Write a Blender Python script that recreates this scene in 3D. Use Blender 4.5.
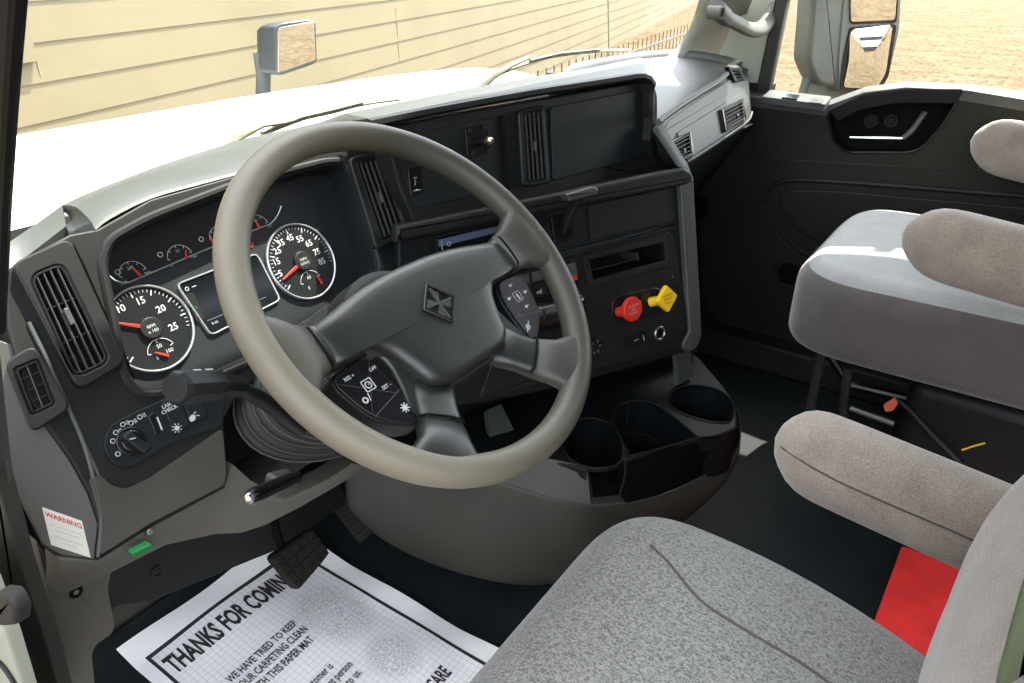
import bpy, bmesh, math, random
from mathutils import Vector, Matrix
random.seed(7)
for o in list(bpy.data.objects): bpy.data.objects.remove(o, do_unlink=True)
SC = bpy.context.scene; COL = SC.collection
R = math.radians

# ------------------------------------------------------------------ camera
# cab axes: X across to the passenger side (0 = steering wheel centre), Y forward, Z up (0 = cab floor)
CAM = Vector((-.585, 0, 1.12)); FPX = 742.0
_p, _a = R(27.7), R(35)
cF = Vector((math.cos(_a)*math.cos(_p), math.sin(_a)*math.cos(_p), -math.sin(_p)))
cR = Vector((math.sin(_a), -math.cos(_a), 0)); cU = cR.cross(cF)
cd = bpy.data.cameras.new('camera'); cam = bpy.data.objects.new('camera', cd); COL.objects.link(cam)
cd.sensor_width = 36; cd.lens = 36*FPX/1024; cd.clip_start = .02; cd.clip_end = 200
cam.matrix_world = Matrix(((cR.x, cU.x, -cF.x, CAM.x), (cR.y, cU.y, -cF.y, CAM.y), (cR.z, cU.z, -cF.z, CAM.z), (0, 0, 0, 1)))
SC.camera = cam

# ------------------------------------------------------------------ light
w = bpy.data.worlds.new('sky'); SC.world = w; w.use_nodes = True
nt = w.node_tree; bgn = nt.nodes['Background']
sky = nt.nodes.new('ShaderNodeTexSky'); sky.sky_type = 'NISHITA'; sky.sun_disc = False
SUN_EL, SUN_AZ = 63, -12     # elevation; azimuth from +X towards +Y
sky.sun_elevation = R(SUN_EL); sky.sun_rotation = R(90 - SUN_AZ); sky.air_density = 1; sky.dust_density = 2.5
mixw = nt.nodes.new('ShaderNodeMixRGB'); mixw.inputs[0].default_value = .55; mixw.inputs[2].default_value = (4.35, 4.15, 3.85, 1)
nt.links.new(sky.outputs[0], mixw.inputs[1]); nt.links.new(mixw.outputs[0], bgn.inputs[0]); bgn.inputs[1].default_value = .60
sd = bpy.data.lights.new('sun', 'SUN'); sd.energy = 8.0; sd.angle = R(.55); sd.color = (1, .95, .84)
sun = bpy.data.objects.new('sun', sd); COL.objects.link(sun)
sdir = Vector((math.cos(R(SUN_EL))*math.cos(R(SUN_AZ)), math.cos(R(SUN_EL))*math.sin(R(SUN_AZ)), math.sin(R(SUN_EL))))
sun.rotation_euler = sdir.to_track_quat('Z', 'Y').to_euler(); sun.location = (4, -1, 6)
SC.view_settings.view_transform = 'Standard'; SC.view_settings.look = 'None'
SC.view_settings.exposure = 1.42; SC.view_settings.gamma = 1; SC.view_settings.use_curve_mapping = False

# ------------------------------------------------------------------ planes: a surface of the cab and pixel -> point on it
def pray(x, y): return cF + cR*((x-512)/FPX) - cU*((y-341.5)/FPX)
class Plane:
    def __init__(s, o, u, v):
        s.o = Vector(o); s.u = Vector(u).normalized(); s.v = Vector(v).normalized(); s.n = s.u.cross(s.v)
        if s.n.dot(CAM - s.o) < 0: s.n = -s.n
    def w(s, a, b, c=0): return s.o + s.u*a + s.v*b + s.n*c
    def h(s, x, y, c=0):
        d = pray(x, y); o = s.o + s.n*c; t = s.n.dot(o-CAM)/s.n.dot(d); q = CAM + d*t - o
        return (q.dot(s.u), q.dot(s.v))
    def H(s, pts, c=0): return [s.h(x, y, c) for x, y in pts]
    def P(s, x, y, c=0, lift=0):
        a, b = s.h(x, y, c); return s.w(a, b, c+lift)
    def off(s, c): return Plane(s.o + s.n*c, s.u, s.v)
def tilted(o, yaw, tilt):
    y, t = R(yaw), R(tilt); fw = Vector((math.sin(y), math.cos(y), 0))
    return Plane(o, (math.cos(y), -math.sin(y), 0), Vector((0, 0, 1))*math.cos(t) + fw*math.sin(t))
def PX(v): return Plane((v, 0, 0), (0, -1, 0), (0, 0, 1))
def PY(v): return Plane((0, v, 0), (1, 0, 0), (0, 0, 1))
def PZ(v): return Plane((0, 0, v), (1, 0, 0), (0, 1, 0))
CL = tilted((0, .8, .732), 0, 27)          # gauge faces
FA = CL.off(.045)                          # bezel and driver side fascia
ST = tilted((.578, .557, .64), 20, 12)     # centre stack, turned to the driver
_q = ST.P(549, 190) - ST.n*.035
PO = tilted(_q, 14, 12)                    # upper pod above the ledge
PA = tilted((1.1, .64, .85), -7, 25)       # passenger fascia
WH = Plane((-.004, .525, .779), (1, 0, 0), (0, math.cos(R(43)), math.sin(R(43))))   # steering wheel plane

# ------------------------------------------------------------------ materials
MAT = {}
def base(name, col, rough=.5, metal=0, spec=.5, coat=0):
    m = bpy.data.materials.new(name); m.use_nodes = True; b = m.node_tree.nodes['Principled BSDF']
    b.inputs['Base Color'].default_value = (*col, 1); b.inputs['Roughness'].default_value = rough
    b.inputs['Metallic'].default_value = metal; b.inputs['Specular IOR Level'].default_value = spec
    b.inputs['Coat Weight'].default_value = coat
    MAT[name] = m; return m, m.node_tree, b
def node(nt, typ, **k):
    n = nt.nodes.new(typ)
    for a, v in k.items():
        if a.startswith('i_'): n.inputs[a[2:].replace('_', ' ')].default_value = v
        else: setattr(n, a, v)
    return n
def grain(name, col, rough=.5, scale=900, bump=.25, var=.15, spec=.45, dist=.0006, vscale=6, col2=None, wear=None):
    m, nt, b = base(name, col, rough, 0, spec); L = nt.links
    tc = node(nt, 'ShaderNodeTexCoord')
    n1 = node(nt, 'ShaderNodeTexNoise', i_Scale=scale, i_Detail=2.0); L.new(tc.outputs['Object'], n1.inputs['Vector'])
    bp = node(nt, 'ShaderNodeBump', i_Strength=bump, i_Distance=dist); L.new(n1.outputs[0], bp.inputs['Height']); L.new(bp.outputs[0], b.inputs['Normal'])
    n2 = node(nt, 'ShaderNodeTexNoise', i_Scale=vscale, i_Detail=4.0); L.new(tc.outputs['Object'], n2.inputs['Vector'])
    cr = node(nt, 'ShaderNodeValToRGB'); c2 = col2 or tuple(c*(1+var) for c in col)
    cr.color_ramp.elements[0].position = .35; cr.color_ramp.elements[1].position = .65
    cr.color_ramp.elements[0].color = (*[c*(1-var) for c in col], 1) if not col2 else (*col, 1); cr.color_ramp.elements[1].color = (*c2, 1)
    L.new(n2.outputs[0], cr.inputs[0]); L.new(cr.outputs[0], b.inputs['Base Color'])
    return m
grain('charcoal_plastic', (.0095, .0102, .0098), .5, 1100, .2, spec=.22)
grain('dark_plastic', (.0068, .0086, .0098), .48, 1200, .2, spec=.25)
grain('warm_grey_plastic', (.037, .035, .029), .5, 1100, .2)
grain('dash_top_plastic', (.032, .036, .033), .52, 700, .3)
grain('grey_plastic', (.050, .054, .050), .5, 900, .2)
grain('fascia_grey', (.032, .035, .032), .5, 900, .2); grain('handle_grey', (.085, .085, .077), .5, 900, .2)
grain('trim_grey', (.068, .063, .053), .5, 1100, .2); grain('pillar_plastic', (.22, .22, .195), .55, 900, .2)
grain('door_plastic', (.0140, .0140, .0105), .5, 900, .25, spec=.2)
grain('door_sill_plastic', (.060, .062, .052), .5, 900, .2)
grain('console_plastic', (.0050, .0068, .0080), .5, 1000, .12, spec=.2)
grain('hub_plastic', (.0140, .0160, .0140), .33, 1400, .35, spec=.5)
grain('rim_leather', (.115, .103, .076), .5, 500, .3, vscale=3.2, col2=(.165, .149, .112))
grain('rim_olive', (.030, .030, .024), .48, 900, .3); grain('rim_pale', (.050, .047, .036), .5, 900, .3); grain('rim_dark', (.045, .046, .043), .45, 900, .3)
grain('gloss_black', (.006, .006, .007), .25, 50, 0, spec=.4)
grain('louver_black', (.005, .005, .006), .5, 900, .05, spec=.2)
grain('louver_grey', (.040, .040, .038), .42, 900, .05)
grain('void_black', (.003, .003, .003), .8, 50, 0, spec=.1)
grain('rubber', (.009, .009, .009), .7, 300, .4)
grain('pedal_rubber', (.012, .0115, .0095), .75, 260, .6, spec=.15)
grain('floor_rubber', (.006, .0105, .0115), .62, 260, .45, var=.35, vscale=9, spec=.3)
grain('seal_rubber', (.018, .018, .015), .4, 200, .2)
grain('gauge_face', (.010, .012, .014), .45, 50, 0)
grain('gauge_band', (.006, .007, .008), .35, 50, 0)
grain('display_glass', (.005, .006, .007), .12, 50, 0)
grain('screw_metal', (.26, .26, .25), .35, 50, 0); MAT['screw_metal'].node_tree.nodes['Principled BSDF'].inputs['Metallic'].default_value = .9
base('chrome', (.75, .75, .74), .18, 1); base('silver_ring', (.55, .56, .57), .3, .8); base('brass', (.55, .47, .33), .25, 1)
base('mirror_glass', (.82, .80, .78), .02, 1)
base('white_ink', (.36, .375, .37), .6); base('grey_ink', (.30, .31, .31), .6); base('black_ink', (.02, .02, .022), .7)
base('red_ink', (.42, .02, .015), .6); base('needle_red', (.50, .02, .012), .4); base('line_ink', (.52, .53, .56), .7)
base('red_knob', (.55, .022, .012), .4); base('yellow_knob', (.80, .50, .01), .4); base('green_plastic', (.004, .14, .03), .4)
base('seam_dark', (.06, .056, .052), .9); grain('mirror_dark', (.020, .025, .028), .45, 50, 0); base('sticker_white', (.55, .53, .47), .5); base('orange_red', (.50, .10, .05), .5)
grain('red_felt', (.80, .030, .025), .75, 400, .4, var=.12, vscale=14)
grain('white_paint', (.80, .81, .80), .25, 50, 0, var=.01)
grain('cream_paint', (.26, .275, .23), .4, 50, 0, var=.04)
grain('mirror_shell', (.13, .135, .13), .4, 50, 0)
grain('siding_paint', (.160, .132, .077), .7, 60, .2, var=.05, vscale=1.2, dist=.004)
grain('siding_joint', (.20, .17, .12), .8, 60, 0)
grain('fence_paint', (.085, .065, .045), .6, 50, 0); grain('wiper_metal', (.20, .18, .13), .45, 200, .05)
grain('olive_plastic', (.10, .12, .07), .4, 300, .1)
grain('blue_line_and_reflection', (.09, .12, .19), .2, 50, 0)

# the rim is paler on the left and olive brown on the right
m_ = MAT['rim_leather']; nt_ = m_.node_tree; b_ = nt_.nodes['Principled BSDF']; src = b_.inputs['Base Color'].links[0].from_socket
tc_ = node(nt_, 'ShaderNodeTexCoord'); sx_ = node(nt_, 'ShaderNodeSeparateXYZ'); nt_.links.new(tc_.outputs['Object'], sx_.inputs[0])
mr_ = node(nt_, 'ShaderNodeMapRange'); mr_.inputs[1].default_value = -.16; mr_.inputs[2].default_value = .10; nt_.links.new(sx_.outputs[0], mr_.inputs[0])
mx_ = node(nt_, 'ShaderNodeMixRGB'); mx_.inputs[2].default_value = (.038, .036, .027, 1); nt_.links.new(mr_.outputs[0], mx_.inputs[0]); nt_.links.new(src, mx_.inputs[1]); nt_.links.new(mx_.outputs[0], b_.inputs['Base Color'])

def fabric_knit(name, col, col2, rib=520, axis='X', bump=.6):
    m, nt, b = base(name, col, .9, 0, .15); L = nt.links; b.inputs['Sheen Weight'].default_value = .35
    tc = node(nt, 'ShaderNodeTexCoord')
    wv = node(nt, 'ShaderNodeTexWave', i_Scale=rib/20, i_Distortion=1.5, i_Detail=2.0, i_Detail_Scale=4.0); wv.bands_direction = axis
    L.new(tc.outputs['Object'], wv.inputs['Vector'])
    no = node(nt, 'ShaderNodeTexNoise', i_Scale=420, i_Detail=3.0); L.new(tc.outputs['Object'], no.inputs['Vector'])
    big = node(nt, 'ShaderNodeTexNoise', i_Scale=22, i_Detail=3.0); L.new(tc.outputs['Object'], big.inputs['Vector'])
    ad = node(nt, 'ShaderNodeMath', operation='ADD'); hw_ = node(nt, 'ShaderNodeMath', operation='MULTIPLY'); hw_.inputs[1].default_value = .06; L.new(wv.outputs['Fac'], hw_.inputs[0]); L.new(hw_.outputs[0], ad.inputs[0]); L.new(no.outputs[0], ad.inputs[1])
    mu = node(nt, 'ShaderNodeMath', operation='MULTIPLY'); mu.inputs[1].default_value = .55; L.new(ad.outputs[0], mu.inputs[0])
    a2 = node(nt, 'ShaderNodeMath', operation='MULTIPLY_ADD'); a2.inputs[1].default_value = .35; L.new(big.outputs[0], a2.inputs[0]); L.new(mu.outputs[0], a2.inputs[2])
    cr = node(nt, 'ShaderNodeValToRGB'); cr.color_ramp.elements[0].position = .25; cr.color_ramp.elements[1].position = .85
    cr.color_ramp.elements[0].color = (*col, 1); cr.color_ramp.elements[1].color = (*col2, 1)
    L.new(a2.outputs[0], cr.inputs[0]); L.new(cr.outputs[0], b.inputs['Base Color'])
    bp = node(nt, 'ShaderNodeBump', i_Strength=bump, i_Distance=.0012); L.new(ad.outputs[0], bp.inputs['Height']); L.new(bp.outputs[0], b.inputs['Normal'])
def fabric_pebble(name, col, col2, sc=230):
    m, nt, b = base(name, col, .88, 0, .2); L = nt.links; b.inputs['Sheen Weight'].default_value = .3
    tc = node(nt, 'ShaderNodeTexCoord')
    mp = node(nt, 'ShaderNodeMapping'); mp.inputs['Scale'].default_value = (1, .6, 1); L.new(tc.outputs['Object'], mp.inputs[0])
    n1 = node(nt, 'ShaderNodeTexNoise', i_Scale=sc, i_Detail=1.5, i_Distortion=1.2); L.new(mp.outputs[0], n1.inputs['Vector'])
    cr = node(nt, 'ShaderNodeValToRGB'); cr.color_ramp.elements[0].position = .40; cr.color_ramp.elements[1].position = .60
    cr.color_ramp.elements[0].color = (*col, 1); cr.color_ramp.elements[1].color = (*col2, 1)
    L.new(n1.outputs[0], cr.inputs[0]); L.new(cr.outputs[0], b.inputs['Base Color'])
    bp = node(nt, 'ShaderNodeBump', i_Strength=.8, i_Distance=.0022); L.new(cr.outputs[0], bp.inputs['Height']); L.new(bp.outputs[0], b.inputs['Normal'])
fabric_knit('knit_brown', (.14, .118, .098), (.44, .375, .315), 3000, 'Y')
fabric_knit('knit_back', (.10, .085, .071), (.32, .275, .23), 3000, 'Y')
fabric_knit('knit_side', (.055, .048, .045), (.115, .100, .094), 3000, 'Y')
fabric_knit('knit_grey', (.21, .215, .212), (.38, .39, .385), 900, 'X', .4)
fabric_pebble('pebble_grey', (.088, .087, .080), (.225, .221, .205), 420)

# ------------------------------------------------------------------ mesh builder
def rp(pts, r, seg=5):
    """round the corners of a 2-D or 3-D closed polygon"""
    out = []; n = len(pts); rr = r if isinstance(r, (list, tuple)) else [r]*n
    V = [Vector(p) for p in pts]
    for i in range(n):
        p, a, b = V[i], V[i-1], V[(i+1) % n]; da, db = a-p, b-p
        q = min(rr[i], da.length*.49, db.length*.49)
        if q <= 1e-6: out.append(p); continue
        s, e = p+da.normalized()*q, p+db.normalized()*q
        for k in range(seg+1):
            t = k/seg; out.append(s*(1-t)**2 + p*2*t*(1-t) + e*t*t)
    return out
def cat(pts, n=6, closed=False):
    V = [Vector(p) for p in pts]; N = len(V); out = []
    rng = range(N if closed else N-1)
    for i in rng:
        if closed: a, b, c, d = V[i-1], V[i], V[(i+1) % N], V[(i+2) % N]
        else: a, b, c, d = V[max(i-1, 0)], V[i], V[i+1], V[min(i+2, N-1)]
        for k in range(n):
            t = k/n
            out.append(.5*((2*b)+(c-a)*t+(2*a-5*b+4*c-d)*t*t+(3*b-a-3*c+d)*t**3))
    if not closed: out.append(V[-1].copy())
    return out
def inset(p2, d):
    n = len(p2); A = sum(p2[i].x*p2[(i+1) % n].y - p2[(i+1) % n].x*p2[i].y for i in range(n)); s = 1 if A > 0 else -1
    out = []
    for i in range(n):
        e1 = (p2[i]-p2[i-1]); e2 = (p2[(i+1) % n]-p2[i])
        if e1.length < 1e-9: e1 = e2
        if e2.length < 1e-9: e2 = e1
        e1 = e1.normalized(); e2 = e2.normalized()
        n1 = Vector((-e1.y, e1.x))*s; n2 = Vector((-e2.y, e2.x))*s; m = n1+n2
        if m.length < 1e-6: m = n1
        m.normalize(); k = max(.5, m.dot(n1)); out.append(p2[i]+m*d/k)
    return out
class M:
    def __init__(s): s.b = bmesh.new()
    def vs(s, pts): return [s.b.verts.new(p) for p in pts]
    def f(s, vs):
        try: return s.b.faces.new(vs)
        except ValueError: return None
    def bridge(s, A, B, closed=True):
        n = len(A)
        for i in range(n if closed else n-1):
            j = (i+1) % n; s.f([A[i], A[j], B[j], B[i]])
    def loft(s, rings, closed=True, cap=True):
        L = [s.vs(r) for r in rings]
        for a, b in zip(L, L[1:]): s.bridge(a, b, closed)
        if cap and closed: s.f(L[0][::-1]); s.f(L[-1])
        return s
    def grid(s, rows, thick=0, dirn=None):
        L = [s.vs(r) for r in rows]
        for a, b in zip(L, L[1:]): s.bridge(a, b, False)
        if thick:
            D = Vector(dirn)*thick; K = [s.vs([Vector(p)+D for p in r]) for r in rows]
            for a, b in zip(K, K[1:]): s.bridge(b, a, False)
            s.bridge(L[0], K[0], False); s.bridge(L[-1], K[-1], False)
            for q in (0, -1):
                for i in range(len(L)-1): s.f([L[i][q], L[i+1][q], K[i+1][q], K[i][q]])
        return s
    def slab(s, pl, p2, z0, z1, r=0, n=3, back=False):
        p2 = [Vector(p) for p in p2]
        rings = [[pl.w(p.x, p.y, z0) for p in p2]]
        if r:
            for k in range(n+1):
                t = k/n*math.pi/2; q = inset(p2, r*(1-math.cos(t)))
                rings.append([pl.w(p.x, p.y, z1-r+r*math.sin(t)) for p in q])
        else: rings.append([pl.w(p.x, p.y, z1) for p in p2])
        return s.loft(rings)
    def px(s, pl, pts, z0, z1, rad=.004, r=.001, seg=4, c=None, n=3):
        """slab whose top outline is seen at the given pixels"""
        return s.slab(pl, rp(pl.H(pts, z1 if c is None else c), rad, seg), z0, z1, r, n)
    def ring(s, pl, outer, inner, z0, z1, r=.001):
        o = [Vector(p) for p in outer]; i = [Vector(p) for p in inner]
        O1, O2 = inset(o, r), i; I2 = inset(i, -r)
        Rg = [[pl.w(p.x, p.y, z) for p in P] for P, z in ((o, z0), (o, z1-r), (O1, z1), (I2, z1), (i, z1-r), (i, z0))]
        L = [s.vs(q) for q in Rg]
        for a, b in zip(L, L[1:]+L[:1]): s.bridge(a, b)
        return s
    def tube(s, pts, rad, seg=10, cap=True, sq=1.0):
        P = [Vector(p) for p in pts]; n = len(P); rr = rad if isinstance(rad, (list, tuple)) else [rad]*n
        rings = []; up = None
        for i in range(n):
            t = (P[min(i+1, n-1)]-P[max(i-1, 0)]).normalized()
            if up is None: up = t.orthogonal().normalized()
            up = (up - t*up.dot(t)).normalized(); sd = t.cross(up)
            rings.append([P[i]+(up*math.cos(2*math.pi*k/seg)+sd*math.sin(2*math.pi*k/seg)*sq)*rr[i] for k in range(seg)])
        return s.loft(rings, True, cap)
    def box(s, c, d, rot=None):
        c = Vector(c); q = rot or Matrix.Identity(3)
        P = [c+q@Vector((x*d[0]/2, y*d[1]/2, z*d[2]/2)) for x, y, z in ((-1,-1,-1),(1,-1,-1),(1,1,-1),(-1,1,-1),(-1,-1,1),(1,-1,1),(1,1,1),(-1,1,1))]
        v = s.vs(P)
        for a in ((3,2,1,0),(4,5,6,7),(0,1,5,4),(1,2,6,5),(2,3,7,6),(3,0,4,7)): s.f([v[i] for i in a])
        return s
    def bar(s, pl, a, b, wd, z0, z1):
        """bar on a plane from 2-D point a to b"""
        a, b = Vector(a), Vector(b); t = (b-a).normalized(); q = Vector((-t.y, t.x))*wd/2
        return s.slab(pl, [a+q, a-q, b-q, b+q], z0, z1)
    def disc(s, pl, c, r, z0, z1, e=.001, seg=32, a0=0, taper=1):
        p = [Vector((c[0]+r*math.cos(a0+2*math.pi*k/seg), c[1]+r*math.sin(a0+2*math.pi*k/seg))) for k in range(seg)]
        return s.slab(pl, p, z0, z1, e)
    def annulus(s, pl, c, ro, ri, z0, z1, e=.0004, seg=48):
        f = lambda r: [Vector((c[0]+r*math.cos(2*math.pi*k/seg), c[1]+r*math.sin(2*math.pi*k/seg))) for k in range(seg)]
        return s.ring(pl, f(ro), f(ri), z0, z1, e)
    def ball(s, c, r, u=16, v=10, sc=(1, 1, 1)):
        bmesh.ops.create_uvsphere(s.b, u_segments=u, v_segments=v, radius=r, matrix=Matrix.Translation(Vector(c)) @ Matrix.Diagonal((*sc, 1))); return s
    def text(s, txt, fn, size, zoff=0, bold=0):
        """flat lettering; fn maps font x,y (units of one letter height) to a point"""
        cu = bpy.data.curves.new('t', 'FONT'); cu.body = txt; cu.align_x = 'CENTER'; cu.align_y = 'CENTER'; cu.size = 1; cu.resolution_u = 2
        cu.offset = bold
        o = bpy.data.objects.new('t', cu); COL.objects.link(o); bpy.context.view_layer.update()
        me = bpy.data.meshes.new_from_object(o.evaluated_get(bpy.context.evaluated_depsgraph_get()))
        v = s.vs([fn(p.co.x*size, p.co.y*size) for p in me.vertices])
        for p in me.polygons: s.f([v[i] for i in p.vertices])
        bpy.data.objects.remove(o); bpy.data.curves.remove(cu); bpy.data.meshes.remove(me)
        return s
    def label(s, pl, txt, x, y, size, c, ang=0, bold=.0, sx=1):
        """lettering on a plane, centred on the pixel"""
        a, b = pl.h(x, y, c); ca, sa = math.cos(R(ang)), math.sin(R(ang))
        return s.text(txt, lambda X, Y: pl.w(a+X*sx*ca-Y*sa, b+X*sx*sa+Y*ca, c), size, bold=bold)

def link(name, me, mat, parent=None):
    o = bpy.data.objects.new(name, me); COL.objects.link(o)
    xs = [v.co for v in me.vertices]
    if xs:
        c = Vector([(min(p[i] for p in xs)+max(p[i] for p in xs))/2 for i in range(3)])
        if parent is None: c.z = min(p.z for p in xs)
        me.transform(Matrix.Translation(-c)); o.location = c
    if mat: me.materials.clear(); me.materials.append(MAT[mat])
    if parent is not None: adopt(o, parent)
    return o
def world_of(o):
    m = Matrix.LocRotScale(o.location, o.rotation_euler, o.scale)
    return world_of(o.parent) @ o.matrix_parent_inverse @ m if o.parent else m
def adopt(o, parent):
    o.parent = parent; o.matrix_parent_inverse = world_of(parent).inverted()
def obj(name, m, mat, parent=None, ang=35, sub=0, bev=0):
    bmesh.ops.remove_doubles(m.b, verts=m.b.verts, dist=1e-6)
    bmesh.ops.recalc_face_normals(m.b, faces=m.b.faces)
    me = bpy.data.meshes.new(name); m.b.to_mesh(me); m.b.free()
    me.polygons.foreach_set('use_smooth', [True]*len(me.polygons))
    if ang is not None: me.set_sharp_from_angle(angle=R(ang))
    o = link(name, me, mat, parent)
    if ang is not None and not sub and not bev:
        md = o.modifiers.new('w', 'WEIGHTED_NORMAL'); md.keep_sharp = True; md.weight = 100
    if bev:
        md = o.modifiers.new('b', 'BEVEL'); md.width = bev; md.segments = 3; md.limit_method = 'ANGLE'; md.angle_limit = R(40)
    if sub:
        md = o.modifiers.new('s', 'SUBSURF'); md.levels = sub; md.render_levels = sub
    return o
def on_skin(o, px, lift=.001):
    """points of the finished surface of o behind the given pixels"""
    from mathutils.bvhtree import BVHTree
    bpy.context.view_layer.update(); dg = bpy.context.evaluated_depsgraph_get(); t = BVHTree.FromObject(o, dg); out = []
    Mx = world_of(o); I = Mx.inverted(); oc = I @ CAM
    for x, y in px:
        d = (I.to_3x3() @ pray(x, y)).normalized(); h, n, i, q = t.ray_cast(oc, d)
        if h is not None: out.append(Mx @ (h - d*lift))
    return out
def cut(o, m):
    """carve the closed shape m out of o"""
    bmesh.ops.recalc_face_normals(m.b, faces=m.b.faces)
    me = bpy.data.meshes.new('c'); m.b.to_mesh(me); m.b.free(); k = bpy.data.objects.new('c', me); COL.objects.link(k)
    md = o.modifiers.new('x', 'BOOLEAN'); md.operation = 'DIFFERENCE'; md.solver = 'EXACT'; md.object = k
    bpy.context.view_layer.update()
    nm = bpy.data.meshes.new_from_object(o.evaluated_get(bpy.context.evaluated_depsgraph_get()))
    if len(nm.polygons) < 4:
        print('CUT FAILED', o.name); md.solver = 'FAST'; bpy.context.view_layer.update()
        nm = bpy.data.meshes.new_from_object(o.evaluated_get(bpy.context.evaluated_depsgraph_get()))
    o.modifiers.remove(md); old = o.data; mats = list(old.materials); o.data = nm
    nm.materials.clear()
    for q in mats: nm.materials.append(q)
    nm.polygons.foreach_set('use_smooth', [True]*len(nm.polygons)); nm.set_sharp_from_angle(angle=R(32))
    bpy.data.objects.remove(k); bpy.data.meshes.remove(me); bpy.data.meshes.remove(old)
def thing(name, label, cat, loc, group=None, kind=None):
    o = bpy.data.objects.new(name, None); o.empty_display_size = .05; COL.objects.link(o); o.location = loc
    return tag(o, label, cat, group, kind)
def tag(o, label=None, cat=None, group=None, kind=None):
    if label: o['label'] = label
    if cat: o['category'] = cat
    if group: o['group'] = group
    if kind: o['kind'] = kind
    return o
def rbox(x0, x1, y0, y1, z0, z1, cr, er, crown=0, n=6, seg=8, topf=None):
    """cushion: plan-rounded box with rounded top and bottom edges; crown lifts the middle of the top"""
    m = M(); cx, cy = (x0+x1)/2, (y0+y1)/2
    base2 = rp([Vector((x0, y0)), Vector((x1, y0)), Vector((x1, y1)), Vector((x0, y1))], cr, seg)
    den = []
    for i in range(len(base2)):
        a, b = base2[i], base2[(i+1) % len(base2)]; k = max(1, int((b-a).length/.03))
        for j in range(k): den.append(a+(b-a)*j/k)
    rings = []
    zs = []
    for k in range(n+1):
        t = k/n*math.pi/2; zs.append((er*.6*(1-math.sin(t)), z0+er*.6*(1-math.cos(t))))
    for k in range(n+1):
        t = k/n*math.pi/2; zs.append((er*(1-math.cos(t)), z1-er+er*math.sin(t)))
    for d, z in zs: q = inset(den, d) if d > 1e-6 else den; rings.append((q, z, 0))
    last = rings[-1][0]
    for s in (.85, .65, .4, .15): rings.append(([Vector((cx+(p.x-cx)*s, cy+(p.y-cy)*s)) for p in last], z1, 1-s*s))
    first = rings[0][0]
    R3 = [[Vector((cx+(p.x-cx)*.3, cy+(p.y-cy)*.3, z0)) for p in first]]
    for q, z, cw in rings:
        R3.append([Vector((p.x, p.y, z+crown*cw+(topf(p.x, p.y, z) if topf else 0))) for p in q])
    return m.loft(R3)

# ================================================================== THE SETTING
def st(name, m, mat, parent=None, **k):
    o = obj(name, m, mat, parent, **k)
    if parent is None: o['kind'] = 'structure'
    return o
GZ = -1.25
m = M(); m.grid([[(-40, y, GZ), (70, y, GZ)] for y in (-50, 60)]); gr = st('ground', m, None)
mt, nt_, b = base('gravel', (.5, .4, .28), .95, 0, .1); L = nt_.links
tc = node(nt_, 'ShaderNodeTexCoord'); n1 = node(nt_, 'ShaderNodeTexNoise', i_Scale=7.0, i_Detail=14.0, i_Roughness=.82); n2 = node(nt_, 'ShaderNodeTexNoise', i_Scale=1.3, i_Detail=7.0, i_Roughness=.7)
mpp = node(nt_, 'ShaderNodeMapping'); mpp.inputs['Rotation'].default_value = (0, 0, R(-12)); mpp.inputs['Scale'].default_value = (1, .6, 1)
L.new(tc.outputs['Object'], n1.inputs['Vector']); L.new(tc.outputs['Object'], mpp.inputs[0]); L.new(mpp.outputs[0], n2.inputs['Vector'])
cr = node(nt_, 'ShaderNodeValToRGB'); cr.color_ramp.elements[0].position = .40; cr.color_ramp.elements[0].color = (.030, .017, .009, 1); cr.color_ramp.elements[1].position = .53; cr.color_ramp.elements[1].color = (.150, .125, .083, 1)
cr2 = node(nt_, 'ShaderNodeValToRGB'); cr2.color_ramp.elements[0].position = .35; cr2.color_ramp.elements[0].color = (.62, .50, .36, 1); cr2.color_ramp.elements[1].position = .68; cr2.color_ramp.elements[1].color = (1, 1, .98, 1)
mx = node(nt_, 'ShaderNodeMixRGB', blend_type='MULTIPLY'); mx.inputs[0].default_value = 1
L.new(n1.outputs[0], cr.inputs[0]); L.new(n2.outputs[0], cr2.inputs[0]); L.new(cr.outputs[0], mx.inputs[1]); L.new(cr2.outputs[0], mx.inputs[2]); L.new(mx.outputs[0], b.inputs['Base Color'])
bp = node(nt_, 'ShaderNodeBump', i_Strength=.9, i_Distance=.05); L.new(n1.outputs[0], bp.inputs['Height']); L.new(bp.outputs[0], b.inputs['Normal'])
gr.data.materials.append(mt)

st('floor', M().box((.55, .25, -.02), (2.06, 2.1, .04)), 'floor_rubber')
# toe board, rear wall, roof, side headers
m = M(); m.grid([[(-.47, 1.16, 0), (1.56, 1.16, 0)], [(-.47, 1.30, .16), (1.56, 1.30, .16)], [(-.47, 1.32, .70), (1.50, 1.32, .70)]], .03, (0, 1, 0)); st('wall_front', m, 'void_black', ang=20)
st('wall_back', M().box((.55, -1.25, .88), (2.1, .04, 1.8)), 'grey_plastic')
st('ceiling', M().box((.51, -.305, 1.84), (2.08, 1.89, .05)), 'grey_plastic', bev=.01)
m = M(); m.box((1.575, -.40, 1.475), (.03, 1.65, .56)); m.box((1.575, .065, 1.78), (.03, .035, .07)); m.box((1.572, .33, 1.80), (.05, .26, .13)); m.box((1.575, -.86, .9), (.03, .75, 1.1)); st('wall_right_sun_slit', m, 'pillar_plastic')  # unseen wall; its slit, post and filler added to cast the sunlit seat strip
st('wall_side', M().box((1.565, .89, .40), (.03, .52, .80)), 'door_plastic')
m = M(); m.box((-.49, -.42, 1.66), (.05, 1.6, .24)); st('wall_left', m, 'pillar_plastic')

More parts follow.
